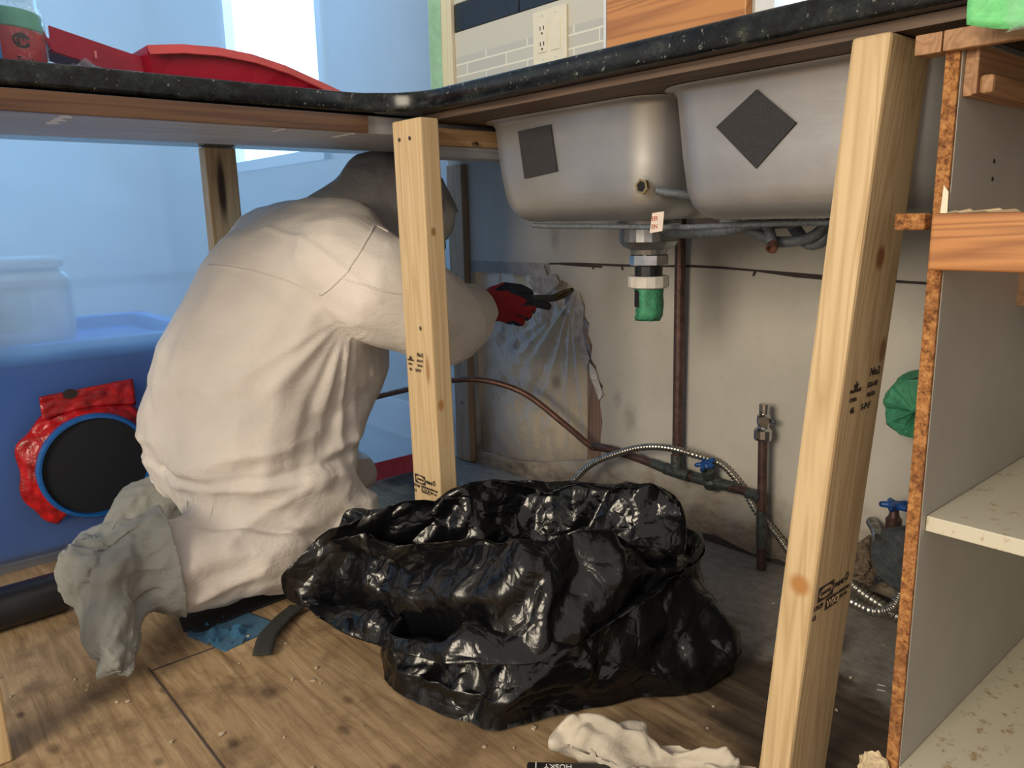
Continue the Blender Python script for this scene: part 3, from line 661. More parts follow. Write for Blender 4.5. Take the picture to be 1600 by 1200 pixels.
# hoses under the sink
def hose(name, pts, r, m, label, n=8, ridge=None, step=None, cat='hose', seg=10):
    P_ = spline(pts, n); P_ = resample(P_, step) if step else P_
    return tag(obj(name, tube(B(), P_, r, seg, ridge=ridge), M[m], smooth=True), label, cat)
hose('supply_hose', [(-1.03, .94, .6965), (-.98, .945, .694), (-.90, .95, .693), (-.80, .955, .691), (-.72, .955, .690), (-.64, .95, .692), (-.55, .95, .694), (-.46, .95, .6945), (-.36, .95, .694)], .0042, 'hose_grey', 'thin braided hose running along below both sink bowls', ridge=(140, .12), step=.0035)
hose('sink_hose', [(-.86, 1.06, .692), (-.80, 1.05, .680), (-.72, 1.05, .682), (-.66, 1.05, .692), (-.60, 1.06, .694)], .0085, 'hose_grey', 'fat grey hose sagging behind the drain')
hose('sink_hose', [(-.72, 1.05, .698), (-.685, 1.055, .688), (-.65, 1.06, .672), (-.63, 1.06, .666), (-.60, 1.065, .668), (-.575, 1.065, .676), (-.55, 1.07, .70)], .008, 'hose_grey', 'grey hose looping down below the big sink bowl')
hose('sink_hose', [(-.63, 1.09, .70), (-.618, 1.085, .685), (-.60, 1.08, .668), (-.583, 1.08, .663), (-.568, 1.08, .672), (-.556, 1.09, .70)], .0095, 'hose_grey', 'short thick hose loop at the right end under the big bowl')
ft = thing('faucet_tail', 'short faucet pipe with open copper end under the big bowl', 'pipe')
obj('pipe', cyl(B(), (-.637, 1.04, .70), (-.622, 1.035, .660), .0075), M['hose_grey'], ft)
obj('copper_end', lathe(B(), [(.0085, 0), (.0085, .010), (.006, .010), (.006, .004)], (-.622, 1.035, .663), (.2, -.75, -.6), 16), M['copper_tube'], ft)
bm = B(); prism(bm, [(-.733, .90, .711), (-.712, .90, .713), (-.713, .898, .686), (-.737, .90, .683)], (0, -.001, 0))
pt = tag(obj('paper_tag', bm, M['paper']), 'small paper tag with red print dangling between the sink bowls', 'tag')
bm = B(); text_bm(bm, 'EFI', .009, (-.7335, .8985, .700), (1, 0, .05), (-.08, 0, 1)); text_bm(bm, 'EN', .009, (-.7335, .8985, .689), (1, 0, .05), (-.08, 0, 1))
obj('tag_print', bm, plain('tag_red', (.42, .10, .08), .8), pt, fix=False)

# ------------------------------------------------------------------ pipes on the wall
sp = thing('supply_pipe', 'old copper supply line with tees and valves low on the wall', 'pipe')
yp = 1.362
bm = cyl(B(), (-1.030, yp, .162), (-1.036, yp, .8595), .0115); q = obj('riser', bm, M['copper'], sp, smooth=False)
bm = tube(B(), spline([(-1.275, 1.345, .162), (-1.22, 1.352, .165), (-1.14, 1.36, .158), (-1.06, yp, .150), (-1.0, yp, .148), (-.93, yp, .150), (-.82, 1.355, .152)], 8), .0095, 14); obj('branch_pipe', bm, M['copper'], sp, smooth=True)
obj('tee_fitting', tube(tube(B(), [(-1.062, yp, .151), (-.995, yp, .149)], .0135, 14), [(-1.029, yp, .150), (-1.031, yp, .190)], .0142, 14), M['fitting'], sp)
obj('elbow_fitting', tube(B(), [(-1.10, 1.361, .1555), (-1.06, yp, .151)], .0115, 14), M['fitting'], sp)
gv = obj('gate_valve', lathe(tube(B(), [(-.985, yp, .149), (-.87, yp, .151)], [.0125, .0115], 14), [(.012, -.016), (.018, -.010), (.018, .006), (.014, .012), (.014, .030), (.008, .032), (.006, .042)], (-.940, yp, .150), (0, -.45, .9), 16), M['fitting'], sp)
def handwheel(bm, c, ax, r):
    ax = V(ax).normalized(); u = ax.orthogonal().normalized(); w = ax.cross(u)
    for k in range(5):
        a = 2 * math.pi * k / 5 + .3; d = u * math.cos(a) + w * math.sin(a)
        hull(bm, [(V(c) + d * r * .35, r * .26, (1, 1, 1)), (V(c) + d * r * .85, r * .22, (1, 1, 1))])
    lathe(bm, [(r * .55, -r * .18), (r * .6, 0), (r * .4, r * .22)], c, ax, 16); return bm
h_ = obj('valve_handle', handwheel(B(), (-.940, 1.340, .194), (0, -.45, .9), .022), M['blue_plastic'], gv); h_['label'] = 'blue valve wheel'
obj('standpipe', cyl(B(), (-.803, 1.345, .001), (-.812, 1.345, .284), .0092), M['copper'], sp)
obj('standpipe_fitting', tube(tube(B(), [(-.8045, 1.345, .05), (-.807, 1.345, .125)], .011, 14), [(-.842, 1.352, .1515), (-.807, 1.345, .152)], .0115, 14), M['fitting'], sp)
sv = obj('stop_valve', lathe(B(), [(.0165, .272), (.0175, .276), (.0175, .292), (.013, .296), (.011, .300), (.013, .306), (.013, .320), (.009, .324), (.0095, .332), (.0095, .344), (.007, .345)], (-.812, 1.345, 0), seg=12), M['chrome'], sp)
obj('valve_outlet', lathe(B(), [(.008, 0), (.010, .012), (.010, .018), (.006, .018)], (-.812, 1.345, .312), (.55, -.8, 0), 12), M['chrome'], sv)
obj('valve_stem', cyl(B(), (-.812, 1.345, .312), (-.790, 1.352, .310), .004), M['gravel'], sv)
bm = tube(B(), [V(q) for q in spline([(-1.840, 1.055, .240), (-1.81, 1.075, .248), (-1.768, 1.12, .262), (-1.657, 1.20, .294), (-1.569, 1.26, .297), (-1.476, 1.31, .269), (-1.367, 1.338, .207), (-1.29, 1.342, .170), (-1.262, 1.345, .160)], 10)], .0078, 14)
tag(obj('copper_tube', bm, M['copper_tube'], smooth=True), 'bent copper tube arching past the wall opening', 'pipe')
ct_ = bpy.data.objects['copper_tube']; obj('end_cap', cyl(B(), (-1.842, 1.053, .2395), (-1.826, 1.064, .244), .0105), M['copper'], ct_)
hose('armored_cable', [(-1.33, 1.30, .035), (-1.271, 1.305, .105), (-1.225, 1.31, .143), (-1.169, 1.312, .172), (-1.11, 1.315, .198), (-1.057, 1.318, .212), (-1.01, 1.322, .216), (-.972, 1.33, .212), (-.93, 1.376, .19), (-.891, 1.378, .165), (-.86, 1.374, .138), (-.83, 1.366, .110), (-.79, 1.372, .075), (-.745, 1.365, .035), (-.71, 1.33, .014), (-.66, 1.27, .011)], .0072, 'conduit', 'ribbed metal cable arching over the bag and down behind the standpipe', ridge=(125, .14), step=.002, cat='cable')
# behind the leaning post
rc_ = [(-.60, 1.37, .155), (-.57, 1.33, .150), (-.54, 1.27, .138), (-.52, 1.25, .115)]
hose('armored_cable', rc_, .009, 'conduit', 'ribbed metal cable running into the grey box behind the leaning post', ridge=(115, .13), step=.002, cat='cable')
hose('armored_cable', [(-0.636, 1.330, 0.061), (-0.593, 1.320, 0.041), (-0.548, 1.310, 0.031), (-0.505, 1.300, 0.024)], .010, 'conduit', 'upper of two ribbed cables on the floor behind the leaning post', ridge=(115, .13), step=.002, cat='cable')
hose('armored_cable', [(-0.626, 1.290, 0.034), (-0.579, 1.280, 0.033), (-0.541, 1.270, 0.036), (-0.514, 1.280, 0.049), (-0.507, 1.290, 0.077)], .0085, 'conduit', 'lower of two ribbed cables on the floor behind the leaning post', ridge=(115, .13), step=.002, cat='cable')
jb = thing('junction_box', 'round grey metal box low on the wall beside the shelf unit', 'junction box')
obj('box_body', lathe(B(), [(.044, 0), (.050, .008), (.050, .04), (.045, .046), (.02, .048)], (-.480, 1.262, .160), (-.25, -.9, .05), 24), M['gravel'], jb)
for a_, b_ in (((-.520, 1.232, .190), (-.524, 1.222, .191)), ((-.514, 1.228, .118), (-.518, 1.218, .118))): obj('clamp_screw', cyl(B(), a_, b_, .006), M['chrome'], jb)
bv = thing('shutoff_valve', 'blue handled shut-off valve on the wall above the grey box', 'valve')
obj('body', lathe(B(), [(.009, .175), (.013, .18), (.013, .202), (.009, .206), (.006, .222)], (-.528, 1.29, 0)), M['copper'], bv)
obj('handle', handwheel(B(), (-.528, 1.29, .226), (0, -.05, 1), .023), M['blue_plastic'], bv)
dp = thing('drain_stub', 'black drain stub on the wall wrapped in green tape beside the shelf unit', 'drain pipe')
obj('pipe', cyl(B(), (-.505, 1.386, .405), (-.505, 1.30, .405), .040, 24), M['abs'], dp)
def stub(u, w):
    a = 2 * math.pi * u; r = (.066 * (1 - w * .25) if w < .8 else .053 * (1 - (w - .8) / .2)) + .008 * nz((math.cos(a) * 2, math.sin(a) * 2, w * 3), 1.3) * (1 if w < .95 else 0)
    return V((-.505 + r * math.cos(a) * 1.05, 1.345 - w * .065 + .01 * nz((math.cos(a) * 3, math.sin(a) * 3, 4)), .392 + r * math.sin(a) * .92))
obj('tape_wrap', grid(B(), 40, 14, stub, True), M['green_tape'], dp, smooth=False)
def lump(name, c, r, sc, m, label, cat='debris', s=0):
    bm = B(); bmesh.ops.create_icosphere(bm, subdivisions=4, radius=1)
    for q in bm.verts:
        n_ = q.co.normalized(); k = 1 + .55 * nz(n_, 1.7, (s, 0, 0)) + .35 * crease(n_, 2.6, (s, 3, 0))
        q.co = V((c[0] + n_.x * r * sc[0] * k, c[1] + n_.y * r * sc[1] * k, max(.001, c[2] + n_.z * r * sc[2] * k)))
    return tag(obj(name, bm, M[m], smooth=False), label, cat)
lump('crumpled_paper', (-.590, 1.345, .085), .036, (1.1, .7, 1.0), 'dirt', 'crumpled brown paper debris behind the leaning post', s=1)
lump('insulation_clump', (-.555, 1.360, .125), .022, (1.3, .7, .8), 'dirt', 'dark clump of insulation against the wall behind the leaning post', s=5)
lump('crumpled_paper', (-.565, 1.13, .03), .024, (1.0, .8, 1.0), 'dirt', 'small brown paper wad below the grey junction box', s=9)

# ------------------------------------------------------------------ shelf cabinet on the right
cb = thing('shelf_cabinet', 'open white shelf cabinet with raw chipboard edge and oak rails', 'cabinet')
x0, x1, xr = -.3095, -.2965, .32
obj('side_panel', box(B(), x0 + .001, x1, .790, 1.385, .001, .855), M['melamine'], cb)
e_ = obj('panel_edge', box(B(), x0, x1 - .0006, .785, .7899, .001, .850, .001), M['particle'], cb); e_['label'] = 'rough brown chipboard front edge'
obj('side_panel', box(B(), xr, xr + .015, .790, 1.385, .001, .855), M['melamine'], cb)
obj('back_panel', box(B(), x1, xr, 1.368, 1.384, .10, .855), M['melamine'], cb)
sf = obj('shelf', box(B(), x1 + .0004, xr, .800, 1.367, .389, .405, .001), M['shelf'], cb)
tag(sf, kind=None)
obj('bottom_panel', box(B(), x1 + .0004, xr, .788, 1.367, .108, .124), M['shelf'], cb)
obj('mid_rail', box(B(), -.302, xr, .766, .7845, .652, .7025, .002), M['oak'], cb)
s_ = obj('rail_stub', box(B(), -.338, -.3102, .772, .788, .688, .7035, .002), M['particle'], cb)
obj('top_rail', box(B(), -.3085, xr, .775, .7848, .843, .8605, .001), M['brown_wood'], cb)
obj('top_stub', box(B(), -.333, -.310, .776, .800, .843, .8605, .001), M['brown_wood'], cb)
bm = B(); box(bm, -.2962, -.288, .795, 1.33, .805, .850, .001); box(bm, -.288, -.284, .793, 1.33, .806, .848, .001); box(bm, -.284, -.272, .797, 1.30, .806, .822, .003); obj('drawer_runner', bm, M['brown_wood'], cb)
obj('back_rail', box(B(), -.2962, xr, 1.20, 1.22, .79, .845, .001), M['brown_wood'], cb)
obj('drawer_divider', box(B(), x1, xr, 1.0, 1.02, .60, .70), M['brown_wood'], cb)
bm = B()   # splinters on the mid rail and the broken corner at the bottom
for k in range(5): prism(bm, [(-.300 + .004 * k, .7845, .7027), (-.285 + .012 * k, .7845, .7027), (-.288 + .012 * k, .780, .7055 + .001 * (k % 2))], (0, .004, 0))
prism(bm, [(-.3016, .784, .703), (-.2955, .784, .703), (-.296, .784, .722), (-.3005, .784, .728)], (0, -.001, 0))
obj('splinter', bm, M['plate'], cb)
bm = B(); bmesh.ops.create_icosphere(bm, subdivisions=3, radius=1)
for q in bm.verts:
    n_ = q.co.normalized(); k = 1 + .5 * crease(n_, 3) + .3 * nz(n_, 4); q.co = V((-.3175 + n_.x * .014 * k, .778 + n_.y * .008 * k, .117 + n_.z * .016 * k))
obj('broken_corner', bm, M['splinter'], cb)
for z, n_ in ((.300, .012), (.291, .012), (.205, .017), (.199, .017)): obj('staple', tube(B(), [(-.3098, .80, z), (-.3098 - n_ * .6, .794, z + .001), (-.3098 - n_, .791, z + .001)], .0007, 6), M['chrome'], cb)
for z in (.735, .752): obj('peg_hole', cyl(B(), (x1, .89, z), (x1 + .0006, .89, z), .0022, 8), M['void'], cb)

# green tape and plastic scrap over the counter edge, top right
def tp_(u, w):
    x = -.274 + u * .16; z = .925 - w * (.066 + .012 * math.sin(u * 6)) - .02 * max(0, .3 - u) * w
    return V((x, .748 - .012 * math.sin(w * 2) - .006 * math.sin(u * 14 + w * 2) , z))
tp2 = solidify(tag(obj('tape_scrap', grid(B(), 30, 14, tp_), M['bright_tape'], smooth=True), 'bright green tape scrap hanging over the counter edge above the shelf cabinet', 'tape'), .001)
def pl_(u, w):
    return V((-.246 + u * .12 + .006 * nz((u * 7, w * 7, 1)), .735 - .01 * nz((u * 5, w * 6, 2)), .90 - w * .058 + .01 * nz((u * 6, w, 5))))
tag(obj('plastic_scrap', grid(B(), 24, 18, pl_), M['cellophane'], smooth=True), 'wrinkled clear plastic hanging below the bright green tape', 'plastic scrap')

# ------------------------------------------------------------------ things on the left counter
dpn = thing('dustpan', 'red plastic dustpan lying on the left counter', 'dustpan')
def pan():
    bm = B(); zt = .9105; xa, xb = -1.215, -1.435
    prof = [(.405, .048, .030), (.45, .054, .0), (.50, .055, 0), (.55, .050, 0), (.60, .038, 0), (.65, .020, 0), (.692, .004, 0)]   # y, wall height, (unused)
    flo, top = [], []
    for i, (y, h, _) in enumerate(prof):
        k = i / (len(prof) - 1); ins_ = .030 * (1 - k)
        flo.append(((xa - ins_ - .012, y, zt + .002), (xb + ins_ + .012, y, zt + .002))); top.append(((xa - ins_, y - .01 * (1 - k), zt + h + .003), (xb + ins_, y - .01 * (1 - k), zt + h + .003)))
    fv = [[bm.verts.new(p) for p in q] for q in flo]; tv = [[bm.verts.new(p) for p in q] for q in top]
    for i in range(len(prof) - 1):
        bm.faces.new((fv[i][0], fv[i + 1][0], fv[i + 1][1], fv[i][1]))
        for s in (0, 1): bm.faces.new((fv[i][s], tv[i][s], tv[i + 1][s], fv[i + 1][s]))
    bm.faces.new((fv[0][0], tv[0][0], tv[0][1], fv[0][1])); return bm, [q[0] for q in top], [q[1] for q in top]
bm, ra, rb2 = pan(); solidify(obj('pan', bm, M['dustpan'], dpn), .003, 0)
def flange(bm, pts, dx, t):
    vs = [[bm.verts.new(V(p) + V((0, 0, 0))), bm.verts.new(V(p) + V((dx, 0, -t)))] for p in pts]
    for i in range(len(vs) - 1): bm.faces.new((vs[i][0], vs[i + 1][0], vs[i + 1][1], vs[i][1]))
M['rim'] = plain('orange_red_plastic', (.44, .045, .045), .33)
for q_, a_, b_ in ((ra, .012, .014), (rb2, -.012, .004)):
    bm = B(); flange(bm, q_, a_, b_); solidify(obj('rim', bm, M['rim'], dpn), .002, 0)
bm = B()
hp = [(.408, .944, .038), (.36, .956, .034), (.31, .969, .031), (.282, .976, .030)]
for i in range(len(hp) - 1):
    (ya, za, wa), (yb, zb, wb) = hp[i], hp[i + 1]; xm = -1.325
    for s in (-1, 1):
        frustum(bm, [(xm + s * wa - .002, ya, za - .026), (xm + s * wa + .002, ya, za - .026), (xm + s * wb + .002, yb, zb - .026), (xm + s * wb - .002, yb, zb - .026)],
                [(xm + s * wa * 1.1 - .002, ya, za + .006), (xm + s * wa * 1.1 + .002, ya, za + .006), (xm + s * wb * 1.1 + .002, yb, zb + .006), (xm + s * wb * 1.1 - .002, yb, zb + .006)])
    frustum(bm, [(xm - wa, ya, za - .027), (xm + wa, ya, za - .027), (xm + wb, yb, zb - .027), (xm - wb, yb, zb - .027)], [(xm - wa, ya, za - .023), (xm + wa, ya, za - .023), (xm + wb, yb, zb - .023), (xm - wb, yb, zb - .023)])
frustum(bm, [(-1.355, .280, .950), (-1.285, .280, .950), (-1.285, .283, .950), (-1.355, .283, .950)], [(-1.36, .270, .972), (-1.28, .270, .972), (-1.28, .273, .972), (-1.36, .273, .972)])
obj('handle', bm, plain('pinkish_red_plastic', (.45, .02, .05), .35), dpn)
M['snap'] = plain('pale_red_plastic', (.80, .22, .20), .4)
for y, z in ((.335, .944), (.39, .930)): obj('snap_rib', box(B(), -1.290, -1.287, y, y + .004, z, z + .011, .001), M['snap'], dpn)

rs = thing('wrapped_tape_rolls', 'clear wrapped pack of a green and a red tape roll on the left counter', 'tape pack')
rc0 = (-1.29, .218, 0)
obj('red_roll', lathe(B(), [(.055, .912), (.056, .914), (.056, .962), (.055, .964)], rc0, seg=48), M['red_tape'], rs)
obj('green_roll', lathe(B(), [(.054, .9645), (.055, .966), (.055, .986), (.054, .988)], rc0, seg=48), plain('teal_tape', (.10, .40, .27), .5), rs)
bm = B(); lathe(bm, [(.058, .9112), (.0585, .96), (.058, .985), (.052, 1.008), (.036, 1.022), (.01, 1.026)], rc0, seg=40); obj('clear_wrap', bm, M['cellophane'], rs, smooth=True)
def on_roll(s, size, a0, z, rad, m, nm, step):
    bm = B()
    for k, ch in enumerate(s):
        a = a0 + k * step; d = V((math.cos(a), math.sin(a), 0))
        text_bm(bm, ch, size, V(rc0) + d * rad + V((0, 0, z)), (-math.sin(a), math.cos(a), 0), (0, 0, 1))
    obj(nm, bm, m, rs, fix=False)
bm = B(); nO = 24; ac = math.radians(20)
pts_ = []
for k in range(nO):
    q = 2 * math.pi * k / nO; a = ac + .21 * math.cos(q); pts_.append(V(rc0) + V((math.cos(a), math.sin(a), 0)) * .0566 + V((0, 0, .948 + .0095 * math.sin(q))))
bm.faces.new([bm.verts.new(p) for p in pts_]); obj('printed_oval', bm, M['ink'], rs)
on_roll('tape', .0105, math.radians(10), .945, .0575, plain('print_red', (.6, .04, .04), .5), 'printed_word', .095)
on_roll('Tuck', .0115, math.radians(10), .920, .0565, M['ink'], 'printed_word', .115)
tag(obj('blue_tape_roll', lathe(B(), [(.036, .9112), (.037, .913), (.037, 1.04), (.036, 1.042), (.02, 1.042), (.02, .93)], (-1.196, .168, 0), seg=40), plain('blue_tape', (.03, .20, .50), .5)), 'blue tape roll at the frame edge beside the wrapped pack', 'tape roll')
def cr(u, w):
    x = -1.22 - u * .09; y = .285 + w * .062; h = math.sin(math.pi * u) * math.sin(math.pi * w)
    return V((x, y, .9115 + .022 * h * (1 + .6 * nz((u * 5, w * 5, 0))) + .002))
tag(obj('plastic_scrap', grid(B(), 20, 20, cr), M['cellophane']), 'crumpled clear plastic scrap under the dustpan handle', 'plastic scrap')

# ------------------------------------------------------------------ rubbish bag
def bag():
    L = []   # loops of control points, same angular order: left, front-left, front, corner, front-right, right, back-right, back, back-left, left-back
    L.append([(-1.03, .63, .003), (-.985, .56, .003), (-.885, .562, .003), (-.757, .610, .003), (-.69, .77, .003), (-.618, .968, .003), (-.70, 1.06, .003), (-.83, 1.05, .003), (-.96, .93, .003), (-1.02, .77, .003)])
    L.append([(-1.035, .63, .03), (-.99, .555, .035), (-.885, .555, .045), (-.752, .605, .05), (-.682, .765, .05), (-.612, .968, .04), (-.69, 1.07, .04), (-.83, 1.06, .04), (-.965, .94, .04), (-1.025, .77, .04)])
    L.append([(-1.03, .63, .065), (-.992, .562, .065), (-.882, .570, .08), (-.765, .62, .09), (-.688, .775, .095), (-.628, .955, .08), (-.70, 1.06, .10), (-.83, 1.05, .10), (-.965, .93, .10), (-1.025, .77, .08)])
    L.append([(-1.05, .61, .085), (-1.0, .57, .095), (-.89, .585, .112), (-.775, .635, .13), (-.70, .785, .14), (-.652, .945, .15), (-.71, 1.04, .15), (-.84, 1.02, .15), (-.97, .91, .14), (-1.025, .76, .11)])
    L.append([(-1.185, .535, .060), (-1.085, .528, .058), (-.86, .580, .088), (-.715, .635, .112), (-.682, .785, .138), (-.650, .935, .170), (-.70, 1.04, .17), (-.84, 1.01, .17), (-.975, .90, .16), (-1.055, .665, .12)])
    L.append([(-1.222, .528, .128), (-1.11, .522, .145), (-.885, .585, .180), (-.745, .640, .195), (-.690, .785, .200), (-.648, .935, .205), (-.70, 1.03, .23), (-.845, .985, .24), (-.98, .885, .24), (-1.07, .655, .21)])
    L.append([(-1.155, .572, .214), (-1.075, .590, .222), (-.92, .645, .248), (-.79, .690, .264), (-.735, .81, .252), (-.678, .93, .236), (-.735, .985, .284), (-.85, .915, .287), (-.965, .835, .290), (-1.06, .655, .262)])
    L.append([(-1.12, .598, .205), (-1.06, .608, .205), (-.92, .665, .228), (-.805, .71, .242), (-.752, .81, .236), (-.70, .91, .232), (-.748, .955, .278), (-.85, .89, .278), (-.95, .815, .280), (-1.03, .655, .255)])
    L.append([(-1.06, .62, .14), (-1.0, .645, .15), (-.91, .69, .17), (-.84, .74, .18), (-.80, .80, .18), (-.76, .86, .18), (-.79, .885, .21), (-.86, .85, .21), (-.92, .80, .21), (-.96, .71, .20)])
    L.append([(-.99, .67, .11), (-.96, .68, .115), (-.905, .71, .12), (-.87, .745, .125), (-.85, .78, .13), (-.83, .81, .13), (-.84, .82, .14), (-.87, .81, .14), (-.90, .78, .14), (-.93, .72, .13)])
    L.append([(-.90, .75, .11)] * 10)
    n = 36; rows = [spline(q, n, True) for q in L]; m = len(rows[0]); sub = 13
    P_ = []
    for k in range(m):
        col = spline([rows[i][k] for i in range(len(rows))], sub); P_.append(col)
    bm = B(); nv = len(P_[0])
    def dz(p, j):
        w = min(1, .45 + j / sub)               # calmer where it stands on the floor
        a = .030 * (crumple(p, 6.0, (1, 2, 0)) - .5) + .020 * (crumple(p, 13, (4, 0, 0)) - .5) + .008 * (crumple(p, 30, (0, 7, 0)) - .5)
        return a * w
    vs = []
    for k in range(m):
        row = []
        for j in range(nv):
            p = P_[k][j]; t1 = (P_[(k + 1) % m][j] - P_[k - 1][j]); t2 = (P_[k][min(j + 1, nv - 1)] - P_[k][max(j - 1, 0)])
            nn = t1.cross(t2); nn = nn.normalized() if nn.length > 1e-9 else V((0, 0, 1))
            q = p + nn * dz(p, j); q.z = max(q.z, .002); row.append(bm.verts.new(q))
        vs.append(row)
    for k in range(m):
        for j in range(nv - 1):
            bm.faces.new((vs[k][j], vs[(k + 1) % m][j], vs[(k + 1) % m][j + 1], vs[k][j + 1]))
    return bm
o = obj('rubbish_bag', bag(), M['bag'], smooth=True)
tag(o, 'shiny black rubbish bag standing open on the floor in front of the kneeling person', 'bag')

# ------------------------------------------------------------------ the kneeling person
X0 = -1.53
def body_disp(p, n):
    d = .006 * nz(p, 7) + .003 * nz(p, 16)
    dy, dz_ = p.y - .735, p.z - .545; r = math.hypot(dy, dz_); a = math.atan2(dz_, dy)
    if p.z > .22 and -2.95 < a < -1.35 and p.x > -1.62:             # folds fanning out from the armpit across the back
        w = math.exp(-((r - .16) / .15) ** 2) * min(1, r / .09) * min(1, (a + 2.95) / .4, (-1.35 - a) / .3)
        d += .011 * w * (ridge((a * 3.2, r * 1.1, .3), 1.5) - .45)
    if p.x > -1.45:                                                 # armhole seam and deep crease under the sleeve
        ln = (p.y - .70) * .80 + (p.z - .62) * .60                  # line running down from the shoulder
        if -.05 < (p.z - .62) < .13: d += .003 * math.exp(-(ln / .005) ** 2)
    if p.z < .36 and p.y < .95:                                    # bunched cloth over hips and thighs
        w = min(1, (.36 - p.z) / .08) ; q = (p.x * 3, p.y * 5 + p.z * 2, p.z * 17 - p.y * 2.5)
        d += .011 * w * (ridge(q, 1.0) - .45) + .004 * w * (crease(p, 13) - .25)
        d += .013 * w * (crumple(p, 11, (5, 0, 0)) - .5)
        if p.x > -1.46 and .40 < p.y < .74: d -= .020 * min(1, (p.y - .40) / .10) * math.exp(-((p.z - (.252 - .40 * (p.y - .351))) / .009) ** 2)
        d -= .010 * math.exp(-((p.z - .262 - .02 * (p.y - .6)) / .010) ** 2) * (1 if p.x > X0 else .3)
    d += .007 * (crumple(p, 7, (0, 0, 9)) - .5)
    if p.y > .80 and p.z > .40 and p.x > -1.46:                    # sleeve wrinkles
        d += .005 * (ridge((p.x * 2, p.y * 9 + p.z * 6, p.z * 3), 1.3) - .5)
    return d
bm = B()
hull(bm, [((-1.445, .565, .280), .150), ((-1.625, .555, .275), .150), ((-1.53, .62, .40), .19, (1.12, .95, 1))])
hull(bm, [((-1.53, .61, .39), .19, (1.15, .98, 1)), ((-1.53, .715, .545), .185, (1.18, 1.0, 1)), ((-1.53, .755, .42), .16, (1.15, 1, 1))])
hull(bm, [((-1.53, .715, .545), .185, (1.18, 1.0, 1)), ((-1.40, .755, .645), .115), ((-1.66, .755, .645), .115), ((-1.53, .82, .63), .12, (1.2, 1, 1))])
hull(bm, [((-1.53, .755, .42), .15, (1.15, 1, 1)), ((-1.45, .66, .25), .13), ((-1.61, .66, .25), .13), ((-1.53, .70, .27), .15)])
# thighs, calves (sitting back on the heels)
chain(bm, [((-1.44, .55, .262), .14), ((-1.41, .63, .200), .115), ((-1.385, .715, .120), .095)])
chain(bm, [((-1.62, .55, .255), .14), ((-1.64, .72, .195), .110), ((-1.655, .865, .105), .088)])
chain(bm, [((-1.385, .715, .104), .092), ((-1.375, .58, .110), .104), ((-1.375, .47, .120), .100), ((-1.374, .405, .130), .094), ((-1.374, .37, .138), .060)])
chain(bm, [((-1.655, .865, .100), .086), ((-1.66, .62, .105), .095), ((-1.66, .44, .115), .085)])
# right arm reaching to the wall, left arm resting on the thigh
chain(bm, [((-1.375, .740, .632), .112), ((-1.305, .790, .585), .108), ((-1.272, .850, .545), .100), ((-1.285, .930, .505), .092), ((-1.330, 1.005, .508), .078), ((-1.375, 1.06, .511), .062), ((-1.392, 1.085, .511), .056)])
chain(bm, [((-1.68, .745, .62), .10), ((-1.70, .76, .48), .085), ((-1.69, .76, .38), .072), ((-1.66, .77, .29), .06)])
chain(bm, [((-1.53, .80, .66), .085), ((-1.53, .90, .70), .075)])       # neck
pm = blob(bm, .0058, 6, .5, body_disp)
for q in pm.vertices: q.co.z = max(q.co.z, .007)
person = link('person', pm, M['coverall'])
tag(person, 'person in white hooded coverall kneeling and reaching to the wall opening', 'person')
from mathutils.bvhtree import BVHTree
bvh = BVHTree.FromPolygons([q.co.copy() for q in pm.vertices], [tuple(f.vertices) for f in pm.polygons])
def seam(yz, m='coverall'):
    out_ = []
    for q in spline([(0, a_, b_) for a_, b_ in yz], 10):
        h_ = bvh.ray_cast(V((-1.0, q.y, q.z)), V((-1, 0, 0)))[0]
        if h_: out_.append(h_ + V((.0004, 0, 0)))
    obj('seam', tube(B(), out_, .0022, 6), M[m], person, smooth=True)
seam([(.668, .581), (.693, .619), (.73, .665), (.775, .700), (.80, .69)]); seam([(.515, .642), (.58, .628), (.63, .607), (.668, .583)]); seam([(.690, .612), (.73, .592), (.77, .582), (.81, .578)])
# head: face under the hood, looking down at the work
hd = V((-1.545, 1.005, .735)); fw = V((.08, .80, -.60)).normalized(); upv = V((0, .60, .80)).normalized(); rt_ = fw.cross(upv).normalized()
def hp_(f, u, s): return hd + fw * f + upv * u + rt_ * s
bm = B(); hull(bm, [(hd, .088), (hp_(.03, -.035, 0), .068)]); hull(bm, [(hp_(.03, -.03, 0), .062), (hp_(.045, -.085, 0), .034)])
hull(bm, [(hp_(.082, -.005, 0), .009), (hp_(.104, -.032, 0), .012)])                                     # nose
for s in (-1, 1): hull(bm, [(hp_(-.005, -.01, s * .088), .014), (hp_(-.005, -.035, s * .086), .011)])  # ears
for u in (-.057, -.068): hull(bm, [(hp_(.086, u, -.018), .006), (hp_(.086, u, .018), .006)])             # lips
hm = blob(bm, .004, 4, .5); head = link('head', hm, M['skin'], person)
for s in (-1, 1):
    bm = B(); ball(bm, hp_(.078, .008, s * .032), .012); obj('eye', bm, M['eye'], head, smooth=True)
bm = B(); hull(bm, [(hp_(-.018, .028, 0), .088), (hp_(-.04, 0, 0), .08)]); obj('hair', bm, M['hair'], head, smooth=True)
bm = B(); hull(bm, [(hp_(.075, -.035, 0), .030), (hp_(.085, -.075, 0), .034), (hp_(.05, -.095, 0), .03), (hp_(.05, -.05, .045), .02), (hp_(.05, -.05, -.045), .02), (hp_(.118, -.015, 0), .026), (hp_(.112, -.06, 0), .028)])
obj('dust_mask', bm, M['mask'], head, smooth=True)['label'] = 'white dust mask'
def hood_disp(p, n):
    q = p - hd; return (.004 + .013 * (crumple(p, 8, (0, 4, 0)) - .5) + .008 * (crumple(p, 17, (3, 4, 0)) - .5)) + .0065 * (ridge((q.x * 2, q.dot(fw) * 7 + q.z * 3, q.dot(upv) * 3), 1.3) - .5)
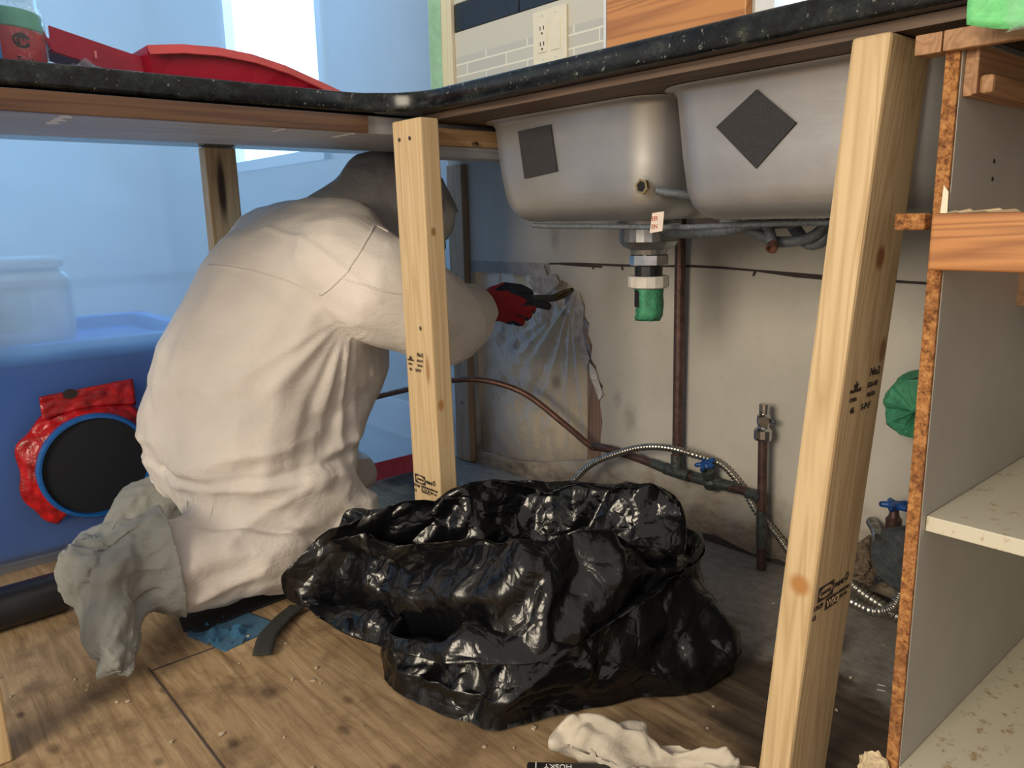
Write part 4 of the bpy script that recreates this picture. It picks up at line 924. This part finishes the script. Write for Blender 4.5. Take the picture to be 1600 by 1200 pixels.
bm = B()
hull(bm, [(hp_(0, .01, 0), .120, (.98, 1, 1)), (hp_(-.06, -.01, 0), .108), (hp_(.045, -.005, 0), .112)])
hull(bm, [(hp_(-.06, -.01, 0), .106), ((-1.53, .845, .695), .095, (1.25, 1, 1)), ((-1.50, .90, .645), .08, (1.3, 1, 1))])
hm = blob(bm, .005, 8, .5, hood_disp)
bmh = B(); bmh.from_mesh(hm)
bmesh.ops.delete(bmh, geom=[v_ for v_ in bmh.verts if (v_.co - hd).dot(fw) > .085 and (v_.co - hd).dot(upv) < .075 and abs((v_.co - hd).dot(rt_)) < .085], context='VERTS')
ho = obj('hood', bmh, M['hood'], person, smooth=True); ho['label'] = 'grey hood'; solidify(ho, .002)
bm = B(); hull(bm, [((-1.48, .955, .630), .045), ((-1.50, .985, .600), .04), ((-1.55, .97, .62), .05)]); obj('dark_neck_piece', bm, M['kneepad'], person, smooth=True)  # dark rounded piece at the neck, below the hood

# boot covers
def boot_disp(p, n):
    w = max(.12, min(1, (.385 - p.y) / .07)) if p.x > -1.5 else .5
    return w * .026 * (crumple(p, 12, (2, 0, 1)) - .5) + w * .014 * (crumple(p, 25) - .5) + .005 * (crumple(p, 55) - .5)
bm = B()
chain(bm, [((-1.374, .42, .128), .107), ((-1.370, .36, .138), .108), ((-1.366, .31, .150), .102), ((-1.345, .262, .158), .088, (1, .9, 1))])
hull(bm, [((-1.365, .268, .175), .075), ((-1.355, .235, .190), .058), ((-1.33, .265, .13), .075)])
chain(bm, [((-1.335, .272, .135), .075), ((-1.29, .258, .092), .070), ((-1.256, .254, .066), .064), ((-1.232, .252, .054), .052)])
def cuff(m_, y):
    for q in m_.vertices: q.co.z = max(q.co.z, .002)
    b = B(); b.from_mesh(m_)
    bmesh.ops.bisect_plane(b, geom=b.verts[:] + b.edges[:] + b.faces[:], plane_co=(0, y, 0), plane_no=(0.10, 1, 0.05), clear_outer=True)
    return b
solidify(obj('boot_cover', cuff(blob(bm, .0048, 4, .5, boot_disp), .250), M['boot'], person, smooth=True), .002)
person.children[-1]['label'] = 'crumpled grey boot cover'
bm = B(); chain(bm, [((-1.66, .50, .115), .098), ((-1.655, .42, .122), .092), ((-1.645, .36, .095), .060), ((-1.62, .345, .055), .045)])
solidify(obj('boot_cover', cuff(blob(bm, .006, 4, .5, boot_disp), .32), M['boot'], person, smooth=True), .002)
person.children[-1]['label'] = 'far grey boot cover'
# right glove: red back, dark dipped fingers curled round a scraper, thumb on top and forefinger along it
w0 = V((-1.418, 1.128, .512)); fx = V((.10, 1.0, -.03)).normalized(); uz = V((0, .04, 1)).normalized(); sx_ = fx.cross(uz).normalized()
def hp2(f, u, s): return w0 + fx * f + uz * u + sx_ * s
bm = B()
chain(bm, [(hp2(-.055, -.002, .012), .040, (.9, 1, 1)), (hp2(-.015, 0, 0), .041, (.8, 1, 1)), (hp2(.03, .002, 0), .038, (.7, 1, 1)), (hp2(.085, .004, .0), .041, (.62, 1, 1))])
hull(bm, [(hp2(.075, .030, .004), .015), (hp2(.080, -.032, .004), .014), (hp2(.03, 0, .004), .026)])
fing = [[(.085, .022, .008), (.128, .010, .020), (.168, -.002, .012), (.192, -.008, .004)],
        [(.088, .006, .012), (.124, -.006, .030), (.140, -.014, .008), (.120, -.012, -.014)],
        [(.084, -.012, .012), (.114, -.024, .029), (.126, -.030, .006), (.108, -.026, -.014)],
        [(.076, -.028, .010), (.098, -.040, .024), (.108, -.043, .004), (.092, -.037, -.012)]]
for k, F in enumerate(fing):
    rr = (.0125, .0125, .0118, .0105)[k]; chain(bm, [(hp2(*q), rr * (1 - .07 * i)) for i, q in enumerate(F)])
chain(bm, [(hp2(.035, .026, -.008), .018), (hp2(.075, .040, -.010), .0145), (hp2(.112, .036, -.006), .013), (hp2(.140, .026, -.002), .0115)])
gm = blob(bm, .0025, 3, .5, lambda p, n: .0010 * nz(p, 60))
glove = link('work_glove', gm, [M['glove_red'], M['glove_black']], person); glove['label'] = 'red work glove with dark dipped fingers'
for f in gm.polygons:
    q = f.center - w0; a = q.dot(fx); u = q.dot(uz); s_n = f.normal.dot(sx_)
    lim = .088 + .022 * math.sin(u * 130) - (.045 if u < -.028 else 0) - (.03 if u > .036 else 0)
    f.material_index = 1 if (a > lim and not (a < .135 and s_n > .75 and u < 0)) or s_n < -.5 else 0
bm = B(); chain(bm, [((-1.655, .77, .285), .040), ((-1.650, .79, .262), .034)])
for k in range(4): chain(bm, [((-1.675 + .018 * k, .80, .255), .011), ((-1.675 + .020 * k, .825, .238), .010), ((-1.675 + .020 * k, .84, .212), .009)])
chain(bm, [((-1.63, .775, .27), .014), ((-1.612, .80, .25), .012)])
link('work_glove', blob(bm, .003, 3, .5), M['glove_red'], person)['label'] = 'far red glove resting on the thigh'
# tool held in the hand: a top-level thing
sc = thing('scraper', 'grey pry scraper held in the red glove at the opening edge', 'hand tool')
bm = B(); tube(bm, [hp2(.05, .008, -.004), hp2(.13, .012, .004), hp2(.205, .012, .010)], [.010, .010, .009], 12); obj('handle', bm, M['gravel'], sc, smooth=True)
bm = B(); hull(bm, [(hp2(.205, .012, .010), .009), (hp2(.232, .020, .014), .011, (.5, 1, 1)), (hp2(.255, .030, .018), .006, (.5, 1, 1))]); obj('head', bm, plain('rusty_steel', (.13, .10, .05), .5, .6, 80, .4), sc, smooth=True)

# ------------------------------------------------------------------ things on the floor
def rag(u, w):
    x, y = -1.345 + u * .10 - w * .02, .385 + w * .11 + .03 * u
    return V((x, y, max(.002, .010 + .045 * (crumple((u, w, 0), 5) - .4) * min(1, .3 + u) + .012 * (crumple((u, w, 0), 11) - .5))))
solidify(tag(obj('blue_rag', grid(B(), 44, 30, rag), M['blue_cloth'], smooth=True), 'blue rag under the shin of the kneeling person', 'rag'), .002)
kp = [(-1.295, .575, .006), (-1.285, .565, .008), (-1.265, .530, .014), (-1.225, .485, .010), (-1.178, .452, .004)]
def strap(u, w):
    P_ = spline(kp, 8); i = min(int(u * (len(P_) - 1)), len(P_) - 2); f = u * (len(P_) - 1) - i; c = P_[i].lerp(P_[i + 1], f)
    return c + V((.55, .83, 0)) * (w - .5) * .032 + V((0, 0, .004 + .004 * math.sin(u * 9)))
solidify(tag(obj('black_strap', grid(B(), 40, 4, strap), M['strap'], smooth=True), 'black webbing strap end lying on the floor beside the blue rag', 'strap'), .003)
bm = B(); prism(bm, [(x, y, .001) for x, y in ((-1.44, .40), (-1.36, .385), (-1.335, .405), (-1.35, .52), (-1.36, .66), (-1.43, .66))], (0, 0, .005)); tag(obj('kneeling_pad', bm, M['kneepad']), 'thin dark pad on the floor under the shin', 'pad')
def drop(u, w):   # stained white cloth sleeve thrown on the floor
    path = spline([(-.660, .672, .070), (-.635, .685, .080), (-.585, .705, .074), (-.54, .728, .064), (-.51, .748, .066), (-.485, .757, .072), (-.462, .762, .064), (-.455, .765, .04)], 8)
    i = min(int(u * (len(path) - 1)), len(path) - 2); c = path[i].lerp(path[i + 1], u * (len(path) - 1) - i)
    a = 2 * math.pi * w; ry, rz = .045 * (1 if u > .08 else .55 + u * 5.6), c.z * .5
    p = V((c.x + .018 * math.cos(a) * (1 - u), c.y - .012 + ry * math.cos(a), c.z * .5 + rz * math.sin(a)))
    k = .022 * (crumple(p, 22) - .5) + .012 * (crumple(p, 48) - .5)
    return V((p.x + k * .4, p.y + k * math.cos(a), max(.002, p.z + k * (1 if math.sin(a) > 0 else 0))))
bm = grid(B(), 60, 48, drop)
tag(obj('dirty_cloth', bm, M['rag'], smooth=True), 'stained white cloth crumpled on the floor in front of the leaning post', 'cloth')
hk = thing('tool_case', 'small black tool case with white lettering sticking out below the stained cloth', 'tool case')
d1 = V((.69, .72, 0)).normalized(); d2 = V((.72, -.69, 0)).normalized()
o0 = V((-.672, .588, .001))
bm = B(); frustum(bm, [o0, o0 + d1 * .12, o0 + d1 * .12 + d2 * .08, o0 + d2 * .08], [q + V((0, 0, .022)) for q in (o0, o0 + d1 * .12, o0 + d1 * .12 + d2 * .08, o0 + d2 * .08)], .003)
obj('body', bm, M['husky'], hk)
bm = B(); text_bm(bm, 'HUSKY', .0115, o0 + d1 * .058 + d2 * .006 + V((0, 0, .0222)), -d1, d2); prism(bm, [o0 + d1 * a_ + d2 * b_ + V((0, 0, .0222)) for a_, b_ in ((.011, .002), (.0125, .002), (.0125, .078), (.011, .078))], (0, 0, .0004))
obj('lettering', bm, M['white'], hk, fix=False)
bm = B()
for _ in range(150):
    x, y = random.uniform(-1.5, -.3), random.uniform(.05, 1.35)
    s = random.choice((.002, .003, .003, .004, .006)); a = random.random() * 6.3
    prism(bm, [(x + math.cos(a + k) * s * random.uniform(.4, 1.2), y + math.sin(a + k) * s * random.uniform(.4, 1.2), .0005) for k in (0, 1.4, 2.9, 4.4)], (0, 0, random.uniform(.001, .003)))
tag(obj('floor_debris', bm, M['debris']), 'scattered chips and crumbs on the plywood floor', 'debris', kind='stuff')
bm = B()  # open joints between the plywood sheets
tube(bm, [(-1.28, .302, .0002), (-.6, .300, .0002), (.8, .298, .0002)], .0016, 6); tube(bm, [(-1.27, .30, .0002), (-1.272, .50, .0002), (-1.30, .75, .0002)], .0014, 6)
fl = bpy.data.objects['floor']; obj('plywood_joint', bm, M['crack'], fl)
